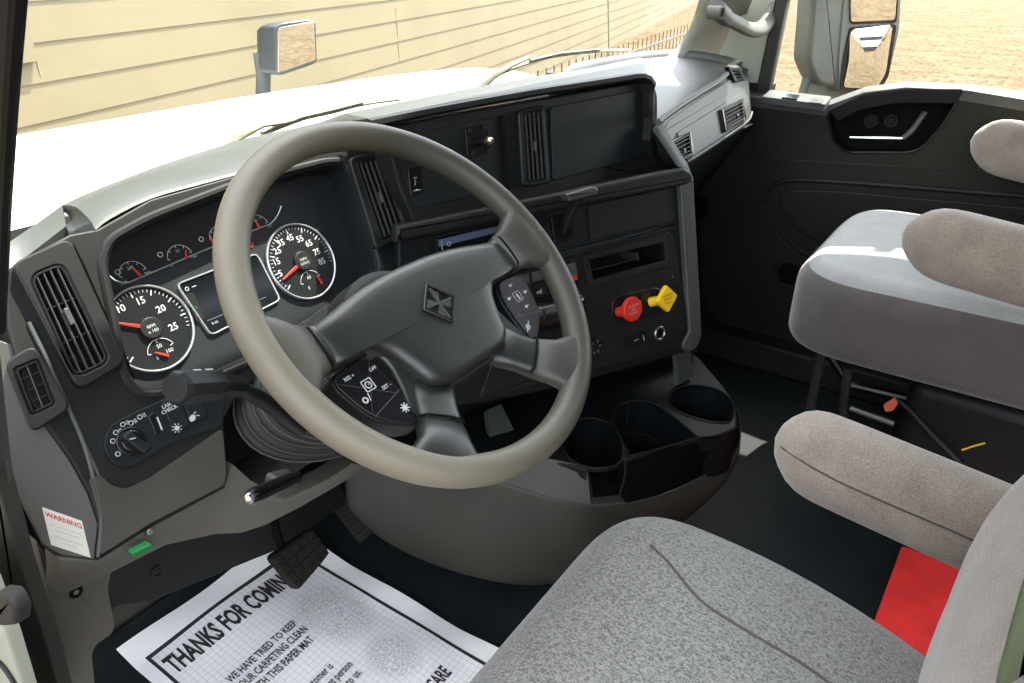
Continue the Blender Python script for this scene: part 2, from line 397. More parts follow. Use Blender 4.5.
# windshield and passenger door glass
gm = bpy.data.materials.new('clear_glass'); gm.use_nodes = True; g = gm.node_tree; g.nodes.clear()
o_ = node(g, 'ShaderNodeOutputMaterial'); tr = node(g, 'ShaderNodeBsdfTransparent'); gl = node(g, 'ShaderNodeBsdfGlossy', i_Roughness=.02); mx = node(g, 'ShaderNodeMixShader'); fr = node(g, 'ShaderNodeFresnel', i_IOR=1.3)
tr.inputs[0].default_value = (.95, .97, .95, 1)
mx.inputs[0].default_value = .02; g.links.new(tr.outputs[0], mx.inputs[1]); g.links.new(gl.outputs[0], mx.inputs[2]); g.links.new(mx.outputs[0], o_.inputs[0]); MAT['clear_glass'] = gm
WS = Plane((.55, 1.10, .84), (1, 0, 0), (0, -.60, .80))
m = M(); m.grid([[WS.w(x, y, .06*((x/1.0)**2)*0) for x in (-.98, -.4, .4, .98)] for y in (0, .5, 1.05)], .005, (0, .8, .6)); st('window_1', m, 'clear_glass', ang=20)
m = M(); m.box((1.585, .10, 1.0), (.005, 1.16, .44)); st('window_2', m, 'clear_glass')

# ------------------------------------------------------------------ passenger door
DX = PX(1.5)
m = M()
pts = [(745, 96), (770, 99), (826, 106), (864, 92), (906, 87), (967, 90), (1040, 102), (1300, 130)]
top = [DX.h(x, y) for x, y in pts]
low = [(top[-1][0], .09), (DX.h(713, 330)[0], .09), (DX.h(700, 290)[0], .2), (DX.h(700, 200)[0], .5)]
m.slab(DX, rp(top+low, [.0]*8+[.01, .03, .05, .05], 3), -.07, 0, .0)
door = st('door_1', m, 'door_plastic', ang=30)
# handle bezel opening
hb = rp(DX.H([(826, 112), (864, 93), (906, 88), (966, 89), (944, 126), (918, 154), (846, 154), (831, 140)]), [.015, .02, .02, .012, .03, .03, .02, .02], 5)
cut(door, M().slab(DX, inset(hb, .004), -.045, .02))
m = M(); m.ring(DX, hb, inset(hb, .006), -.045, .003, .0015); st('handle_bezel', m, 'gloss_black', door)
m = M(); m.slab(DX, inset(hb, .0045), -.0449, -.043); st('handle_recess', m, 'void_black', door)
m = M(); m.slab(DX, rp(DX.H([(829, 112), (864, 95), (906, 89), (964, 90), (955, 104), (900, 103), (860, 110), (838, 122)]), .008, 4), -.044, .004, .003); st('grab_rim', m, 'louver_black', door)
for cx_ in (871, 891):
    m = M(); m.disc(DX, DX.h(cx_, 121, -.04), .018, -.044, -.036, .002); m.disc(DX, DX.h(cx_, 121, -.03), .010, -.044, -.031, .002); st('handle_recess_boss', m, 'louver_black', door)
m = M(); a = DX.P(850, 137, -.01); b2 = DX.P(903, 138, -.004); c2 = DX.P(912, 130, -.01); d2 = DX.P(925, 112, -.03)
m.tube([a, (a+b2)/2, b2], [.0035, .0055, .004], 10, sq=.6); h_ = st('door_handle', m, 'chrome', door)
m = M(); m.tube(cat([b2, c2, d2], 5), [.008]*11, 10, sq=.6); st('handle_lever', m, 'door_sill_plastic', door)
# sill along the belt line with its raised outer bead
m = M()
so = [(745, 90), (770, 92), (829, 99), (860, 90), (905, 83), (967, 86), (1040, 97), (1300, 125)]
rows = [[], [], [], []]
for (x, y), (x2, y2) in zip(pts, so):
    p = DX.P(x, y+1); zz = p.z
    rows[0].append(p+Vector((-.002, 0, -.012))); rows[1].append(p+Vector((-.003, 0, .002))); rows[2].append(p+Vector((.035, 0, .010))); rows[3].append(Vector((1.585, p.y*1.03, zz+.004)))
m.grid(rows, .01, (0, 0, -1)); st('door_sill', m, 'door_sill_plastic', door, ang=50)
# oval armature hump above the handle bezel on the glass side
m = M(); m.tube(cat([Vector((1.555, y, z)) for y, z in ((.42, .775), (.36, .795), (.2, .815), (-.1, .815), (-.4, .81))], 5), .02, 10, sq=.7); st('window_channel', m, 'door_sill_plastic', door)
# switch plate on the sill
SP = Plane((1.53, .5, .79), (0, -1, 0), (1, 0, .10))
sp = rp(SP.H([(762, 98), (770, 91), (831, 98), (825, 106)]), .004, 4)
m = M(); m.slab(SP, sp, -.012, .004, .0015); swp = st('switch_plate', m, 'grey_plastic', door)
for q in ([(784, 93), (800, 95), (797, 99), (782, 97)], [(812, 98), (824, 99), (821, 103), (809, 102)]):
    m = M(); m.px(SP, q, .004, .008, .002, .001); st('window_switch', m, 'gloss_black' if q[0][0] == 784 else 'louver_grey', swp)
# character lines and map pocket relief
m = M(); m.tube([DX.P(x, y, .0) for x, y in ((745, 158), (780, 160), (985, 171), (1100, 178), (1300, 196))], .004, 8, sq=.5); st('crease_trim', m, 'door_plastic', door)
ol = [(768, 198), (780, 182), (840, 182), (1030, 197), (1200, 212)]
m = M(); m.tube(cat([DX.P(x, y, 0) for x, y in ol[::-1]+[(766, 206), (790, 240), (830, 262), (1000, 300)]], 5), .007, 8); st('pocket_rim', m, 'door_plastic', door)
m = M(); m.slab(DX, rp(DX.H([(782, 190), (835, 190), (1200, 222), (1200, 300), (835, 250), (800, 232), (778, 203)]), .03, 5), -.01, .006, .005); st('pocket_panel', m, 'door_plastic', door)
m = M(); m.annulus(DX, DX.h(790, 274), .045, .034, -.01, .008, .003); spk = st('speaker_surround', m, 'door_plastic', door)
m = M(); m.disc(DX, DX.h(790, 274), .033, -.01, .001, .0005); st('speaker_mesh', m, 'void_black', spk)
m = M(); m.tube([DX.P(x, y, .0) for x, y in ((705, 322), (713, 325), (811, 352), (860, 365))], .0028, 8); st('door_edge_strip', m, 'grey_plastic', door)
m = M(); m.box((1.47, .15, .045), (.08, 1.5, .09)); st('trim_3', m, 'door_plastic', bev=.01)

# door window corner: pale frame and black seal
m = M(); A = PX(1.56)
m.px(A, [(708, 78), (728, 35), (750, -20), (792, -20), (768, 96), (745, 96)], -.03, 0, .004, .002); st('trim_1', m, 'cream_paint')
m = M(); A = PX(1.545); m.px(A, [(754, 97), (773, 10), (778, -20), (793, -20), (785, 10), (768, 97)], -.01, .012, .004, .004); st('trim_2', m, 'seal_rubber')

# passenger A pillar
m = M()
pl_ = [((640, 66), (748, 86)), ((676, 52), (742, 72)), ((690, 38), (738, 50)), ((700, 18), (748, 30)), ((706, -4), (756, 6)), ((712, -30), (770, -25))]
deps = [.93, .92, .90, .86, .80, .72]
rings = []
for (l, r_), yy in zip(pl_, deps):
    l = (l[0]-12, l[1])
    P1 = PY(yy+.03).P(*l); P2 = PY(yy-.10).P(*r_)
    P1 = Vector((min(P1.x, 1.50), P1.y, P1.z)) if False else P1
    mid = (P1+P2)/2 + Vector((-.018, -.018, 0)); back = (P1+P2)/2 + Vector((.05, .06, 0))
    rings.append(rp([P1, P1*.5+mid*.5+Vector((-.008, 0, 0)), mid, P2*.5+mid*.5+Vector((0, -.008, 0)), P2, back], 0))
rings.append([p+Vector((-.02, -.40, .72)) for p in rings[-1]])
m.loft(rings); st('trim_4', m, 'pillar_plastic', ang=50, sub=1)

# driver side door frame and seals at the left edge
A = PX(-.44)
m = M(); m.px(A, [(-120, -60), (22, -60), (18, 0), (10, 110), (4, 220), (0, 330), (-60, 345)], 0, .03, .004, .003, c=0); st('trim_5', m, 'warm_grey_plastic')
m = M(); m.tube(cat([A.P(x, y, .0) for x, y in ((22, -60), (17, 0), (9, 110), (3, 220), (-1, 330))], 4), .0035, 8); st('trim_6', m, 'gloss_black')
m = M()
edge = [(-6, 320), (2, 400), (14, 470), (34, 560), (58, 640), (74, 700)]
for k, (dx, rr) in enumerate(((-10, .005), (-20, .007), (-34, .009))):
    m.tube(cat([A.P(x+dx, y, .0) for x, y in edge], 4), rr, 10)
m.px(A, [(-60, 330), (-10, 330), (6, 470), (30, 560), (56, 640), (74, 710), (40, 710), (20, 640), (0, 580), (-40, 520)], -.004, .008, .005, .002, c=0)
st('trim_7', m, 'seal_rubber')
m = M(); A2 = PX(-.47); m.px(A2, [(-60, 520), (0, 572), (20, 626), (42, 700), (40, 760), (-80, 760)], -.0, .012, .006, .004, c=0); sill = st('trim_8', m, 'cream_paint')
m = M(); m.px(A2, [(-8, 594), (6, 596), (15, 612), (14, 627), (0, 628), (-10, 622)], .012, .022, .006, .004); st('sill_bumper', m, 'rubber', sill)
m = M(); m.tube(cat([A2.P(x, y, .014) for x, y in ((-10, 655), (4, 668), (18, 690))], 4), .002, 6); st('sill_seam', m, 'rubber', sill)

# ================================================================== OUTSIDE
ha = R(16.6); hu = Vector((math.cos(ha), math.sin(ha), 0)); hn = Vector((math.sin(ha), -math.cos(ha), 0))
HW = Plane(Vector((CAM.x, CAM.y, 0)) - hn*4.3, hu, (0, 0, 1))
zs = [HW.h(65, y)[1] for y in (41, 80, 119)]
lap = (zs[0]-zs[2])/2; z0 = zs[2]+.012
m = M(); prof = []
k0 = int((GZ-z0)/lap)-1
for k in range(k0, 16):
    za = z0+lap*k; prof += [(za, .011), (za+lap-.001, .003)]
m.grid([[HW.w(a, z, c) for a in (-14, 45)] for z, c in prof]); hs = obj('clapboard_wall', m, 'siding_paint', ang=10)
tag(hs, 'long wall of cream horizontal siding seen beyond the white hood', 'wall')
m = M()
for x, y0, y1, in ((397, 8, 62), (31, 12, 78)):
    a, _ = HW.h(x, (y0+y1)/2); _, zt = HW.h(x, y0); _, zb = HW.h(x, y1); m.slab(HW, [(a-.003, zb), (a+.003, zb), (a+.003, zt), (a-.003, zt)], .003, .0125)
obj('board_joint', m, 'siding_joint', hs)
m = M(); a, zz = HW.h(14, 60); m.slab(HW, [(a-.6, zz-.02), (a+.12, zz-.02), (a+.12, zz+.6), (a+.04, zz+.7), (a-.6, zz+.7)], .0, .05, .004); obj('wall_trim_block', m, 'siding_paint', hs)

# black picket fence
fa = R(9); fu = Vector((math.cos(fa), math.sin(fa), 0)); fo = CAM + Vector((math.cos(R(27)), math.sin(R(27)), 0))*10; fo.z = 0
FP = Plane(fo, fu, (0, 0, 1)); fe = thing('picket_fence', 'thin black metal picket fence standing in front of the cream siding', 'fence', FP.w(0, GZ))
zt = FP.h(630, 42)[1]
m = M(); m.slab(FP, [(-3, zt-.12), (9, zt-.12), (9, zt-.15), (-3, zt-.15)], -.015, .015); m.slab(FP, [(-3, GZ+.15), (9, GZ+.15), (9, GZ+.12), (-3, GZ+.12)], -.015, .015); obj('rail', m, 'fence_paint', fe)
pk = None
for k in range(60):
    a = -3+.2*k
    if pk is None:
        m = M(); m.slab(FP, [(a-.006, GZ), (a+.006, GZ), (a+.006, zt), (a-.006, zt)], -.006, .006); pk = obj('picket', m, 'fence_paint', fe)
    else:
        c = pk.copy(); COL.objects.link(c); c.location = pk.location+fu*.2*k

# hood
def hoodz(Y):
    T = [(1.02, .82), (1.10, .832), (1.2, .848), (1.3, .848), (1.58, .806), (2.08, .716), (2.3, .676), (2.7, .590), (3.0, .515), (3.15, .455), (3.25, .40), (3.3, .33)]
    for (a, za), (b_, zb) in zip(T, T[1:]):
        if Y <= b_: return za+(zb-za)*(Y-a)/(b_-a)
    return T[-1][1]
Ys = [1.10, 1.18, 1.3, 1.45, 1.6, 1.8, 2.0, 2.2, 2.4, 2.6, 2.8, 3.0, 3.12, 3.2, 3.25, 3.28, 3.3]
Xs = [-.55, -.45, -.3, -.1, .1, .3, .55, .8, 1.0, 1.1, 1.2, 1.3, 1.4, 1.5]
m = M(); m.grid([[(X, Y, hoodz(Y) - max(0, X-1.1)**2*1.6 - max(0, -X)**2*1.2 - (.10 if X > .55 else .02)*0) for X in Xs] for Y in Ys], .03, (0, 0, -1))
hd = obj('truck_hood', m, 'white_paint', ang=60, sub=1); tag(hd, 'glossy white truck hood sloping away in front of the windshield', 'hood')

# hood mirror
HM = tilted(PY(2.35).P(296, 60), 8, -1.5)
hm = thing('hood_mirror', 'small square chrome-faced mirror on a stalk rising from the white hood', 'mirror', HM.w(-.12, -.12))
def qscale(q, s): return q
gls = [(278, 28), (314, 21), (316, 60), (278, 73)]
shell = [(274, 27), (282, 23), (308, 19.5), (316, 22), (317.5, 62), (312, 65), (280, 76), (275, 73)]
m = M(); r0 = rp(HM.H(shell, .0), .012, 4); cc = sum(r0, Vector((0, 0)))/len(r0)
m.loft([[HM.w(p.x, p.y, 0) for p in inset(r0, .003)], [HM.w(p.x, p.y, -.004) for p in r0]] + [[HM.w(cc.x+(p.x-cc.x)*s-dx, cc.y+(p.y-cc.y)*s-.02*dd, -.004-dd) for p in r0] for s, dd, dx in ((1, .03, .012), (.96, .06, .025), (.8, .085, .035), (.45, .10, .05))])
obj('mirror_housing', m, 'mirror_dark', hm)
m = M(); m.px(HM, gls, .0005, .002, .012, .0005); obj('mirror_glass', m, 'mirror_glass', hm)
m = M(); b0 = HM.P(263, 96, -.09); t0 = HM.P(264, 52, -.09)
m.loft([[c_+Vector((math.cos(k/12*6.283)*rx, math.sin(k/12*6.283)*.02, 0)) for k in range(12)] for c_, rx in ((b0-Vector((0, 0, .12)), .036), (b0, .032), (b0.lerp(t0, .5), .030), (t0, .05))])
obj('stalk', m, 'mirror_dark', hm)

# whip antenna
AP = PY(1.7); m = M(); m.tube([AP.P(609.5, 75), AP.P(609, 58), AP.P(608, 0), AP.P(607, -60)], [.006, .003, .0025, .002], 8); an = obj('whip_antenna', m, 'olive_plastic')
tag(an, 'thin upright whip antenna beyond the right end of the windshield wiper', 'antenna')

# passenger side mirror
SM = tilted(PX(1.95).P(868, 55), 35, -2.5)
sm = thing('side_mirror', 'tall grey door mirror with two stacked glasses outside the passenger window', 'mirror', SM.P(850, 95))
m = M(); hp = SM.H([(848, -60), (905, -60), (900, 30), (889, 78), (878, 96), (838, 92), (838, 60)], 0); r0 = rp(hp, .02, 4)
m.loft([[SM.w(p.x, p.y, 0) for p in inset(r0, .004)], [SM.w(p.x, p.y, -.006) for p in r0]] + [[SM.w(p.x*s-dx, p.y*.998, -dd) for p in r0] for s, dd, dx in ((1, .035, .01), (.96, .07, .02), (.75, .09, .03))])
obj('mirror_housing', m, 'mirror_shell', sm)
m = M(); m.px(SM, [(817, -60), (850, -60), (845, 30), (838, 88), (818, 85), (808, 62), (812, 20)], -.07, -.004, .02, .015); obj('inner_cowl', m, 'mirror_shell', sm)
m = M(); m.px(SM, [(848, -60), (902, -60), (897, 23), (851, 24)], .0, .003, .012, .001); m2 = m; m2.px(SM, [(850, 27), (897, 24), (889, 76), (878, 94), (840, 91), (843, 60)], .0, .003, .012, .001); obj('glass_surround', m, 'gloss_black', sm)
m = M(); m.px(SM, [(850, -60), (901, -60), (895, 20), (851, 22)], .003, .005, .010, .001); obj('flat_glass', m, 'mirror_glass', sm)
gp = [Vector(p) for p in rp(SM.H([(851, 27), (893, 25), (885, 74), (876, 89), (843, 87), (848, 60)], .004), .012, 6)]; gc = sum(gp, Vector((0, 0)))/len(gp)
m = M(); m.loft([[SM.w(p.x, p.y, .001) for p in gp]] + [[SM.w(gc.x+(p.x-gc.x)*s, gc.y+(p.y-gc.y)*s, .0115-((p-gc).length*s)**2/1.5) for p in gp] for s in (1, .9, .8, .7, .6, .5, .4, .3, .2, .1, .02)]); obj('convex_glass', m, 'mirror_glass', sm, ang=60)
m = M(); m.px(SM, [(812, 70), (830, 84), (880, 92), (900, 110), (800, 110)], -.06, -.03, .01, .008); obj('mirror_bracket', m, 'mirror_shell', sm)

# windshield wipers lying at the foot of the glass
WO = WS.off(-.014)
def wiper(lab, arm, blade, pivot):
    w_ = thing('windshield_wiper', lab, 'wiper', WO.P(*pivot))
    m = M(); m.tube([WO.P(x, y) for x, y in arm], [.009, .008, .006, .005, .004][:len(arm)], 8, sq=.7); obj('wiper_arm', m, 'wiper_metal', w_)
    m = M(); m.tube(cat([WO.P(x, y) for x, y in blade], 4), .0055, 6, sq=.6); b_ = obj('wiper_blade', m, 'wiper_metal', w_)
    m = M(); q = [WO.P(x, y-1.5) for x, y in blade]; m.tube(q[1:-1], .004, 6); obj('blade_bridge', m, 'wiper_metal', b_)
wiper('windshield wiper in front of the steering wheel, below the hood mirror', [(222, 149), (240, 136), (262, 125), (284, 122), (300, 118)], [(232, 147), (262, 134), (300, 119), (330, 112), (362, 104), (398, 99)], (222, 149))
wiper('windshield wiper at the right, beyond the centre of the dashboard', [(476, 92), (494, 76), (512, 65), (530, 57)], [(498, 74), (530, 62), (560, 55), (600, 51), (631, 50)], (476, 92))

# parked lorry behind, seen in the mirrors
pt = thing('parked_truck', 'white parked truck seen small in the passenger side mirror', 'truck', (6.4, -25.5, GZ)); px_, py_ = 6.4, -25.5
def pb(name, c, d, mat, par=pt, bev=.05): m = M(); m.box((px_+c[0], py_+c[1], GZ+c[2]), d); return obj(name, m, mat, par, bev=bev)
pb('truck_cab', (0, 0, 2.2), (2.4, 2.2, 2.6), 'white_paint', bev=.15); pb('engine_hood', (0, 2.0, 1.5), (2.0, 2.2, 1.2), 'white_paint', bev=.25); pb('cargo_box', (0, -5.2, 2.5), (2.5, 7.5, 2.8), 'siding_paint')
pb('windshield_pane', (0, 1.12, 2.75), (2.0, .04, .8), 'display_glass'); pb('grille', (0, 3.12, 1.45), (1.0, .05, .8), 'silver_ring'); pb('chassis', (0, -2.5, .85), (1.0, 11, .3), 'dark_plastic')
for x in (-1.05, 1.05):
    for y in (2.2, -1.2, -7.2):
        m = M(); W_ = Plane((px_+x, py_+y, GZ+.5), (0, 1, 0), (0, 0, 1)); m.disc(W_, (0, 0), .5, -.14, .14, .03, 28); obj('wheel', m, 'rubber', pt)
pt.rotation_euler.z = R(52)

# ================================================================== DASHBOARD
dash = thing('dashboard', 'dark grey wraparound truck dashboard with light grey top, vents and red and yellow brake knobs', 'dashboard', (.55, .85, 0))
def part(name, m, mat, parent=None, label=None, **k):
    o = obj(name, m, mat, parent or dash, **k)
    if label: o['label'] = label
    return o
GL = [None]
# windshield side edge of the dash top (z .85)
BK = [(-20, 252), (5, 245), (62, 205), (110, 184), (160, 165), (240, 140), (320, 122), (400, 105), (480, 88), (560, 72), (600, 64)]
Z85 = PZ(.85)
# --- driver hood over the gauges
fr = [(96, 230), (110, 219), (150, 199), (195, 186), (240, 174), (290, 160), (330, 150), (352, 145), (380, 138), (400, 134)]
bk = [(62, 205), (85, 194), (120, 180), (160, 165), (200, 152), (240, 140), (285, 130), (320, 122), (370, 111), (400, 105)]
m = M(); rows = [[], [], [], [], [], []]
fr = [tuple(v) for v in cat([Vector(p) for p in fr], 3)]; bk = [tuple(v) for v in cat([Vector(p) for p in bk], 3)]
for f_, b_ in zip(fr, bk):
    p = FA.P(*f_, .0); q = Z85.P(*b_)
    rows[0].append(p+FA.n*-.05); rows[1].append(p); rows[2].append(p+Vector((0, .004, .004)))
    rows[3].append(p.lerp(q, .12)+Vector((0, 0, .008))); rows[4].append(p.lerp(q, .5)+Vector((0, 0, .012))); rows[5].append(q)
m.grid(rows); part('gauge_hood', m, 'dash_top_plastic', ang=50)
# left flank of the hood
q_ = Z85.P(62, 205); p_ = FA.P(96, 230)
A_ = [q_, p_.lerp(q_, .5)+Vector((0, 0, .012)), p_.lerp(q_, .12)+Vector((0, 0, .008)), p_+Vector((0, .004, .004)), FA.P(101, 246, .003), FA.P(107, 275, .003), FA.P(117, 325, .003), FA.P(130, 378, .003), FA.P(142, 398, .003)]
C_ = [Z85.P(60, 207), Z85.P(62, 212)+Vector((0, -.02, -.004)), FA.P(66, 226, -.012), FA.P(71, 236, -.004), FA.P(76, 248, .002), FA.P(89, 275, .002), FA.P(108, 318, .002), FA.P(128, 360, .002), FA.P(134, 378, .0)]
A_, C_ = cat(A_, 3), cat(C_, 3)
B_ = [a.lerp(c, .55)+FA.n*-.012 for a, c in zip(A_, C_)]
m = M(); m.grid([A_, B_, C_]); part('hood_flank', m, 'dark_plastic', ang=70)
# --- left end of the dash top
m = M(); rows = [[], [], []]
for f_, b_ in (((-25, 285), (-25, 258)), ((5, 272), (5, 245)), ((35, 250), (30, 228)), ((66, 226), (62, 205))):
    p = FA.P(*f_, -.02); q = Z85.P(*b_); rows[0].append(p+Vector((0, .0, -.02))); rows[1].append(p); rows[2].append(q)
m.grid(rows, .01, (0, 0, -1)); part('dash_top_left', m, 'dash_top_plastic', ang=50)

# --- driver fascia with gauge opening
m = M()
fo_ = [(4, 272), (40, 250), (70, 234), (97, 229), (150, 199), (240, 174), (330, 150), (352, 145), (402, 133), (418, 200), (434, 262), (400, 300), (300, 350), (240, 390), (224, 420), (228, 470), (224, 486), (150, 526), (97, 559), (99, 525), (88, 493), (70, 460), (28, 400), (8, 330)]
m.slab(FA, [Vector(p) for p in FA.H(fo_)], -.075, 0, .003)
fas = part('fascia', m, 'charcoal_plastic', ang=30)
hole = [(106, 262), (113, 243), (150, 222), (240, 187), (325, 165), (343, 164), (353, 178), (379, 270), (371, 289), (310, 330), (250, 358), (190, 384), (142, 392), (128, 372)]
hp2 = rp(FA.H(hole), [.01, .015, .02, .02, .01, .01, .01, .02, .02, .02, .02, .02, .015, .01], 5)
cut(fas, M().slab(FA, hp2, -.10, .02))
m = M(); m.ring(FA, inset(hp2, -.010), hp2, -.01, .004, .003); part('gauge_bezel', m, 'charcoal_plastic')
m = M(); m.ring(FA, inset(hp2, -.001), inset(hp2, .0015), -.046, -.001, .0005); part('bezel_tunnel', m, 'dark_plastic')

# --- vents
def bil(Q, s, t):
    a = Vector(Q[0]).lerp(Vector(Q[1]), s); b_ = Vector(Q[3]).lerp(Vector(Q[2]), s); return a.lerp(b_, t)
def vent(pl, frame, opening, ns, nb, knob, mat='charcoal_plastic', horiz=False, up=.010, c=0, fr_r=.010, op_r=.007, lm='louver_grey', fpts=None):
    fo2 = rp(pl.H(frame, c+up), fr_r, 6); Q = [Vector(p) for p in pl.H(opening, c+up)]; oi = rp(Q, op_r, 6)
    if len(frame) == len(opening):
        m = M(); m.ring(pl, fo2, oi, c-.002, c+up, .002)
    else:
        m = M(); m.ring(pl, inset(oi, -.006), oi, c-.002, c+up, .002)
        m.slab(pl, fo2, c-.002, c+up-.004, .002)
    v = part('air_vent', m, mat)
    m = M(); m.slab(pl, inset(oi, -.001), c-.001, c+(.0012 if len(frame) == len(opening) else up-.0035)); part('vent_cavity', m, 'void_black', v)
    z0 = c if len(frame) == len(opening) else c+up-.003
    z1 = c+up-.001
    zl = max(z0, z1-(.0025 if horiz else .0045))
    m = M(); m.ring(pl, inset(oi, .0003), inset(oi, .003), z0, z1+.0005, .0008); part('vent_lip', m, 'louver_black', v)
    for k in range(ns):
        s = (k+1)/(ns+1)
        a, b_ = (bil(Q, s, .015), bil(Q, s, .985)) if not horiz else (bil(Q, .015, s), bil(Q, .985, s))
        m = M(); m.bar(pl, a, b_, .0010 if not horiz else .0014, zl, z1); part('louver', m, lm if not horiz else 'charcoal_plastic', v)
    for k in range(nb):
        t = (k+1)/(nb+1)
        a, b_ = (bil(Q, .02, t), bil(Q, .98, t)) if not horiz else (bil(Q, t, .02), bil(Q, t, .98))
        m = M(); m.bar(pl, a, b_, .0013, z0, z1-.002); part('crossbar', m, 'louver_black', v)
    if knob:
        s, t, w_, h_ = knob; p = bil(Q, s, t); e1 = (bil(Q, s, t+.01)-bil(Q, s, t-.01)).normalized(); e2 = Vector((-e1.y, e1.x))
        if horiz: e1, e2 = e2, e1
        m = M(); m.slab(pl, rp([p+e1*h_+e2*w_, p-e1*h_+e2*w_, p-e1*h_-e2*w_, p+e1*h_-e2*w_], .001, 2), z1-.003, z1+.004, .001); part('vent_slider', m, lm, v)
    return v
vent(FA, [(12, 263), (70, 237), (127, 362), (80, 391)], [(29, 276), (63, 262), (111, 361), (75, 378)], 4, 2, (.5, .47, .0022, .009), up=.013, fr_r=.012, op_r=.012)
vent(FA, [(349, 158), (386, 147), (412, 232), (377, 250)], [(356, 161), (380, 157), (406, 230), (382, 240)], 4, 2, (.5, .5, .0022, .008), up=.010)

# --- outboard end with small demister grille
LS = tilted(FA.P(102, 530, -.004), 16, 27)
m = M(); m.slab(LS, [Vector(p) for p in LS.H([(-30, 330), (14, 345), (36, 345), (70, 408), (90, 450), (104, 480), (99, 525), (95, 560), (60, 556), (42, 545), (-10, 440)])], -.05, 0, .002); part('outboard_panel', m, 'warm_grey_plastic')
vent(LS, [(4, 362), (34, 344), (72, 408), (32, 434)], [(14, 369), (38, 359), (55, 404), (32, 415)], 1, 3, None, mat='charcoal_plastic', up=.014, fr_r=.010, op_r=.003, lm='warm_grey_plastic')
# warning sticker
sq = [(42, 507), (82, 521), (91, 558), (51, 545)]
m = M(); m.px(LS, sq, 0, .0012, .001, .0003); stk = part('warning_sticker', m, 'sticker_white', label='white sticker with red WARNING heading')
S = [Vector(p) for p in LS.H(sq, .0014)]
def stick(x, y): q = bil(S, x, y); return LS.w(q.x, q.y, .0014)
m = M(); m.text('WARNING', lambda x, y: stick(.5+x, .17-y), .19, bold=.03); part('sticker_heading', m, 'red_ink', stk)
m = M()
for y, t_ in ((.42, 'KEEP CLEAR OF DASH PANEL'), (.54, 'AND MOVING PARTS'), (.72, 'SEE OPERATORS MANUAL'), (.84, 'FOR DETAILS')): m.text(t_, lambda x, y_, yy=y: stick(.5+x, yy-y_*1.2), .065)
part('sticker_text', m, 'grey_ink', stk)

# --- knee bolster, trim strip and kick panels
m = M(); m.slab(FA, rp(FA.H([(89, 478), (101, 474), (112, 485), (126, 489), (150, 478), (223, 428), (227, 470), (225, 485), (150, 524), (100, 556), (101, 527), (95, 500)], .004), .006, 4), -.01, .004, .0015, 2); part('knee_panel', m, 'warm_grey_plastic')
m = M(); m.tube(cat([FA.P(x, y, .002) for x, y in ((29, 322), (47, 360), (68, 407), (84, 445), (95, 485), (101, 520), (98, 557))], 4), .0022, 8); part('fascia_edge_highlight', m, 'grey_plastic')  # pale tube stands in for the highlight along this edge
m = M(); rows = [[], [], []]
top_ = [(60, 560), (97, 561), (150, 528), (225, 488), (232, 464), (250, 480), (285, 500), (330, 478), (352, 463)]
bot_ = [(60, 596), (112, 572), (165, 545), (215, 534), (240, 533), (265, 525), (300, 507), (340, 484), (362, 470)]
for a_, b_ in zip(top_, bot_):
    p = FA.P(*a_, -.006); q = FA.P(*b_, -.02); rows[0].append(p); rows[1].append(p.lerp(q, .5)+FA.n*.006); rows[2].append(q)
m.grid(rows, .03, (0, 1, 0)); part('lower_trim', m, 'trim_grey', ang=40)
m = M(); m.disc(FA, FA.h(149, 532), .0035, -.01, .004, .001); part('trim_screw', m, 'screw_metal')
K = PY(.73)
m = M(); m.slab(K, rp(K.H([(36, 540), (60, 560), (112, 566), (108, 590), (115, 625), (112, 634), (96, 645), (92, 655), (98, 720), (80, 720), (60, 640)]), [.004]*4+[.004]*4+[.004]*3, 4), -.02, 0, .001); part('kick_panel', m, 'trim_grey')
m = M(); m.disc(K, K.h(76, 592), .0075, -.002, .0008, .0003); part('panel_screw_recess', m, 'void_black')
m = M(); m.disc(K, K.h(76, 592), .0032, -.002, .001, .0008, 12); part('panel_screw', m, 'screw_metal')
K2 = PY(.98)
m = M(); m.slab(K2, K2.H([(95, 560), (230, 500), (330, 470), (350, 500), (290, 545), (148, 603), (112, 606)]), -.02, 0, .003); part('footwell_panel', m, 'charcoal_plastic')
m = M(); m.annulus(K2, K2.h(157, 571), .011, .007, 0, .003); m.disc(K2, K2.h(157, 571), .006, 0, .002, .001); part('footwell_plug', m, 'dark_plastic')
K3 = PY(.655)
m = M(); m.px(K3, [(132, 554), (152, 544), (153, 549), (134, 558)], -.006, .004, .002, .001); part('green_clip', m, 'green_plastic', label='bright green plastic clip')

# --- lighting switch capsule
cap = rp(FA.H([(103, 443), (110, 424), (150, 405), (200, 383), (223, 374), (226, 400), (222, 427), (170, 444), (134, 467), (119, 468), (107, 458)], .003), [.015, .012, .01, .01, .008, .006, .006, .01, .01, .008, .012], 4)
m = M(); m.slab(FA, cap, -.002, .003, .0015); swb = part('switch_bank', m, 'dark_plastic')
kc = FA.h(131, 441, .005)
m = M(); m.disc(FA, kc, .0155, .002, .006, .002, 40); m.disc(FA, kc, .012, .005, .010, .003, 32)
kn = part('headlamp_knob', m, 'gloss_black', swb)
a_, b_ = Vector(FA.h(124, 434, .018)), Vector(FA.h(148, 451, .018)); t_ = (b_-a_).normalized(); q_ = Vector((-t_.y, t_.x))*.0055
m = M(); m.slab(FA, rp([a_+q_, a_-q_, b_-q_, b_+q_], .004, 4), .008, .022, .003); part('knob_grip', m, 'dark_plastic', kn)
m = M()
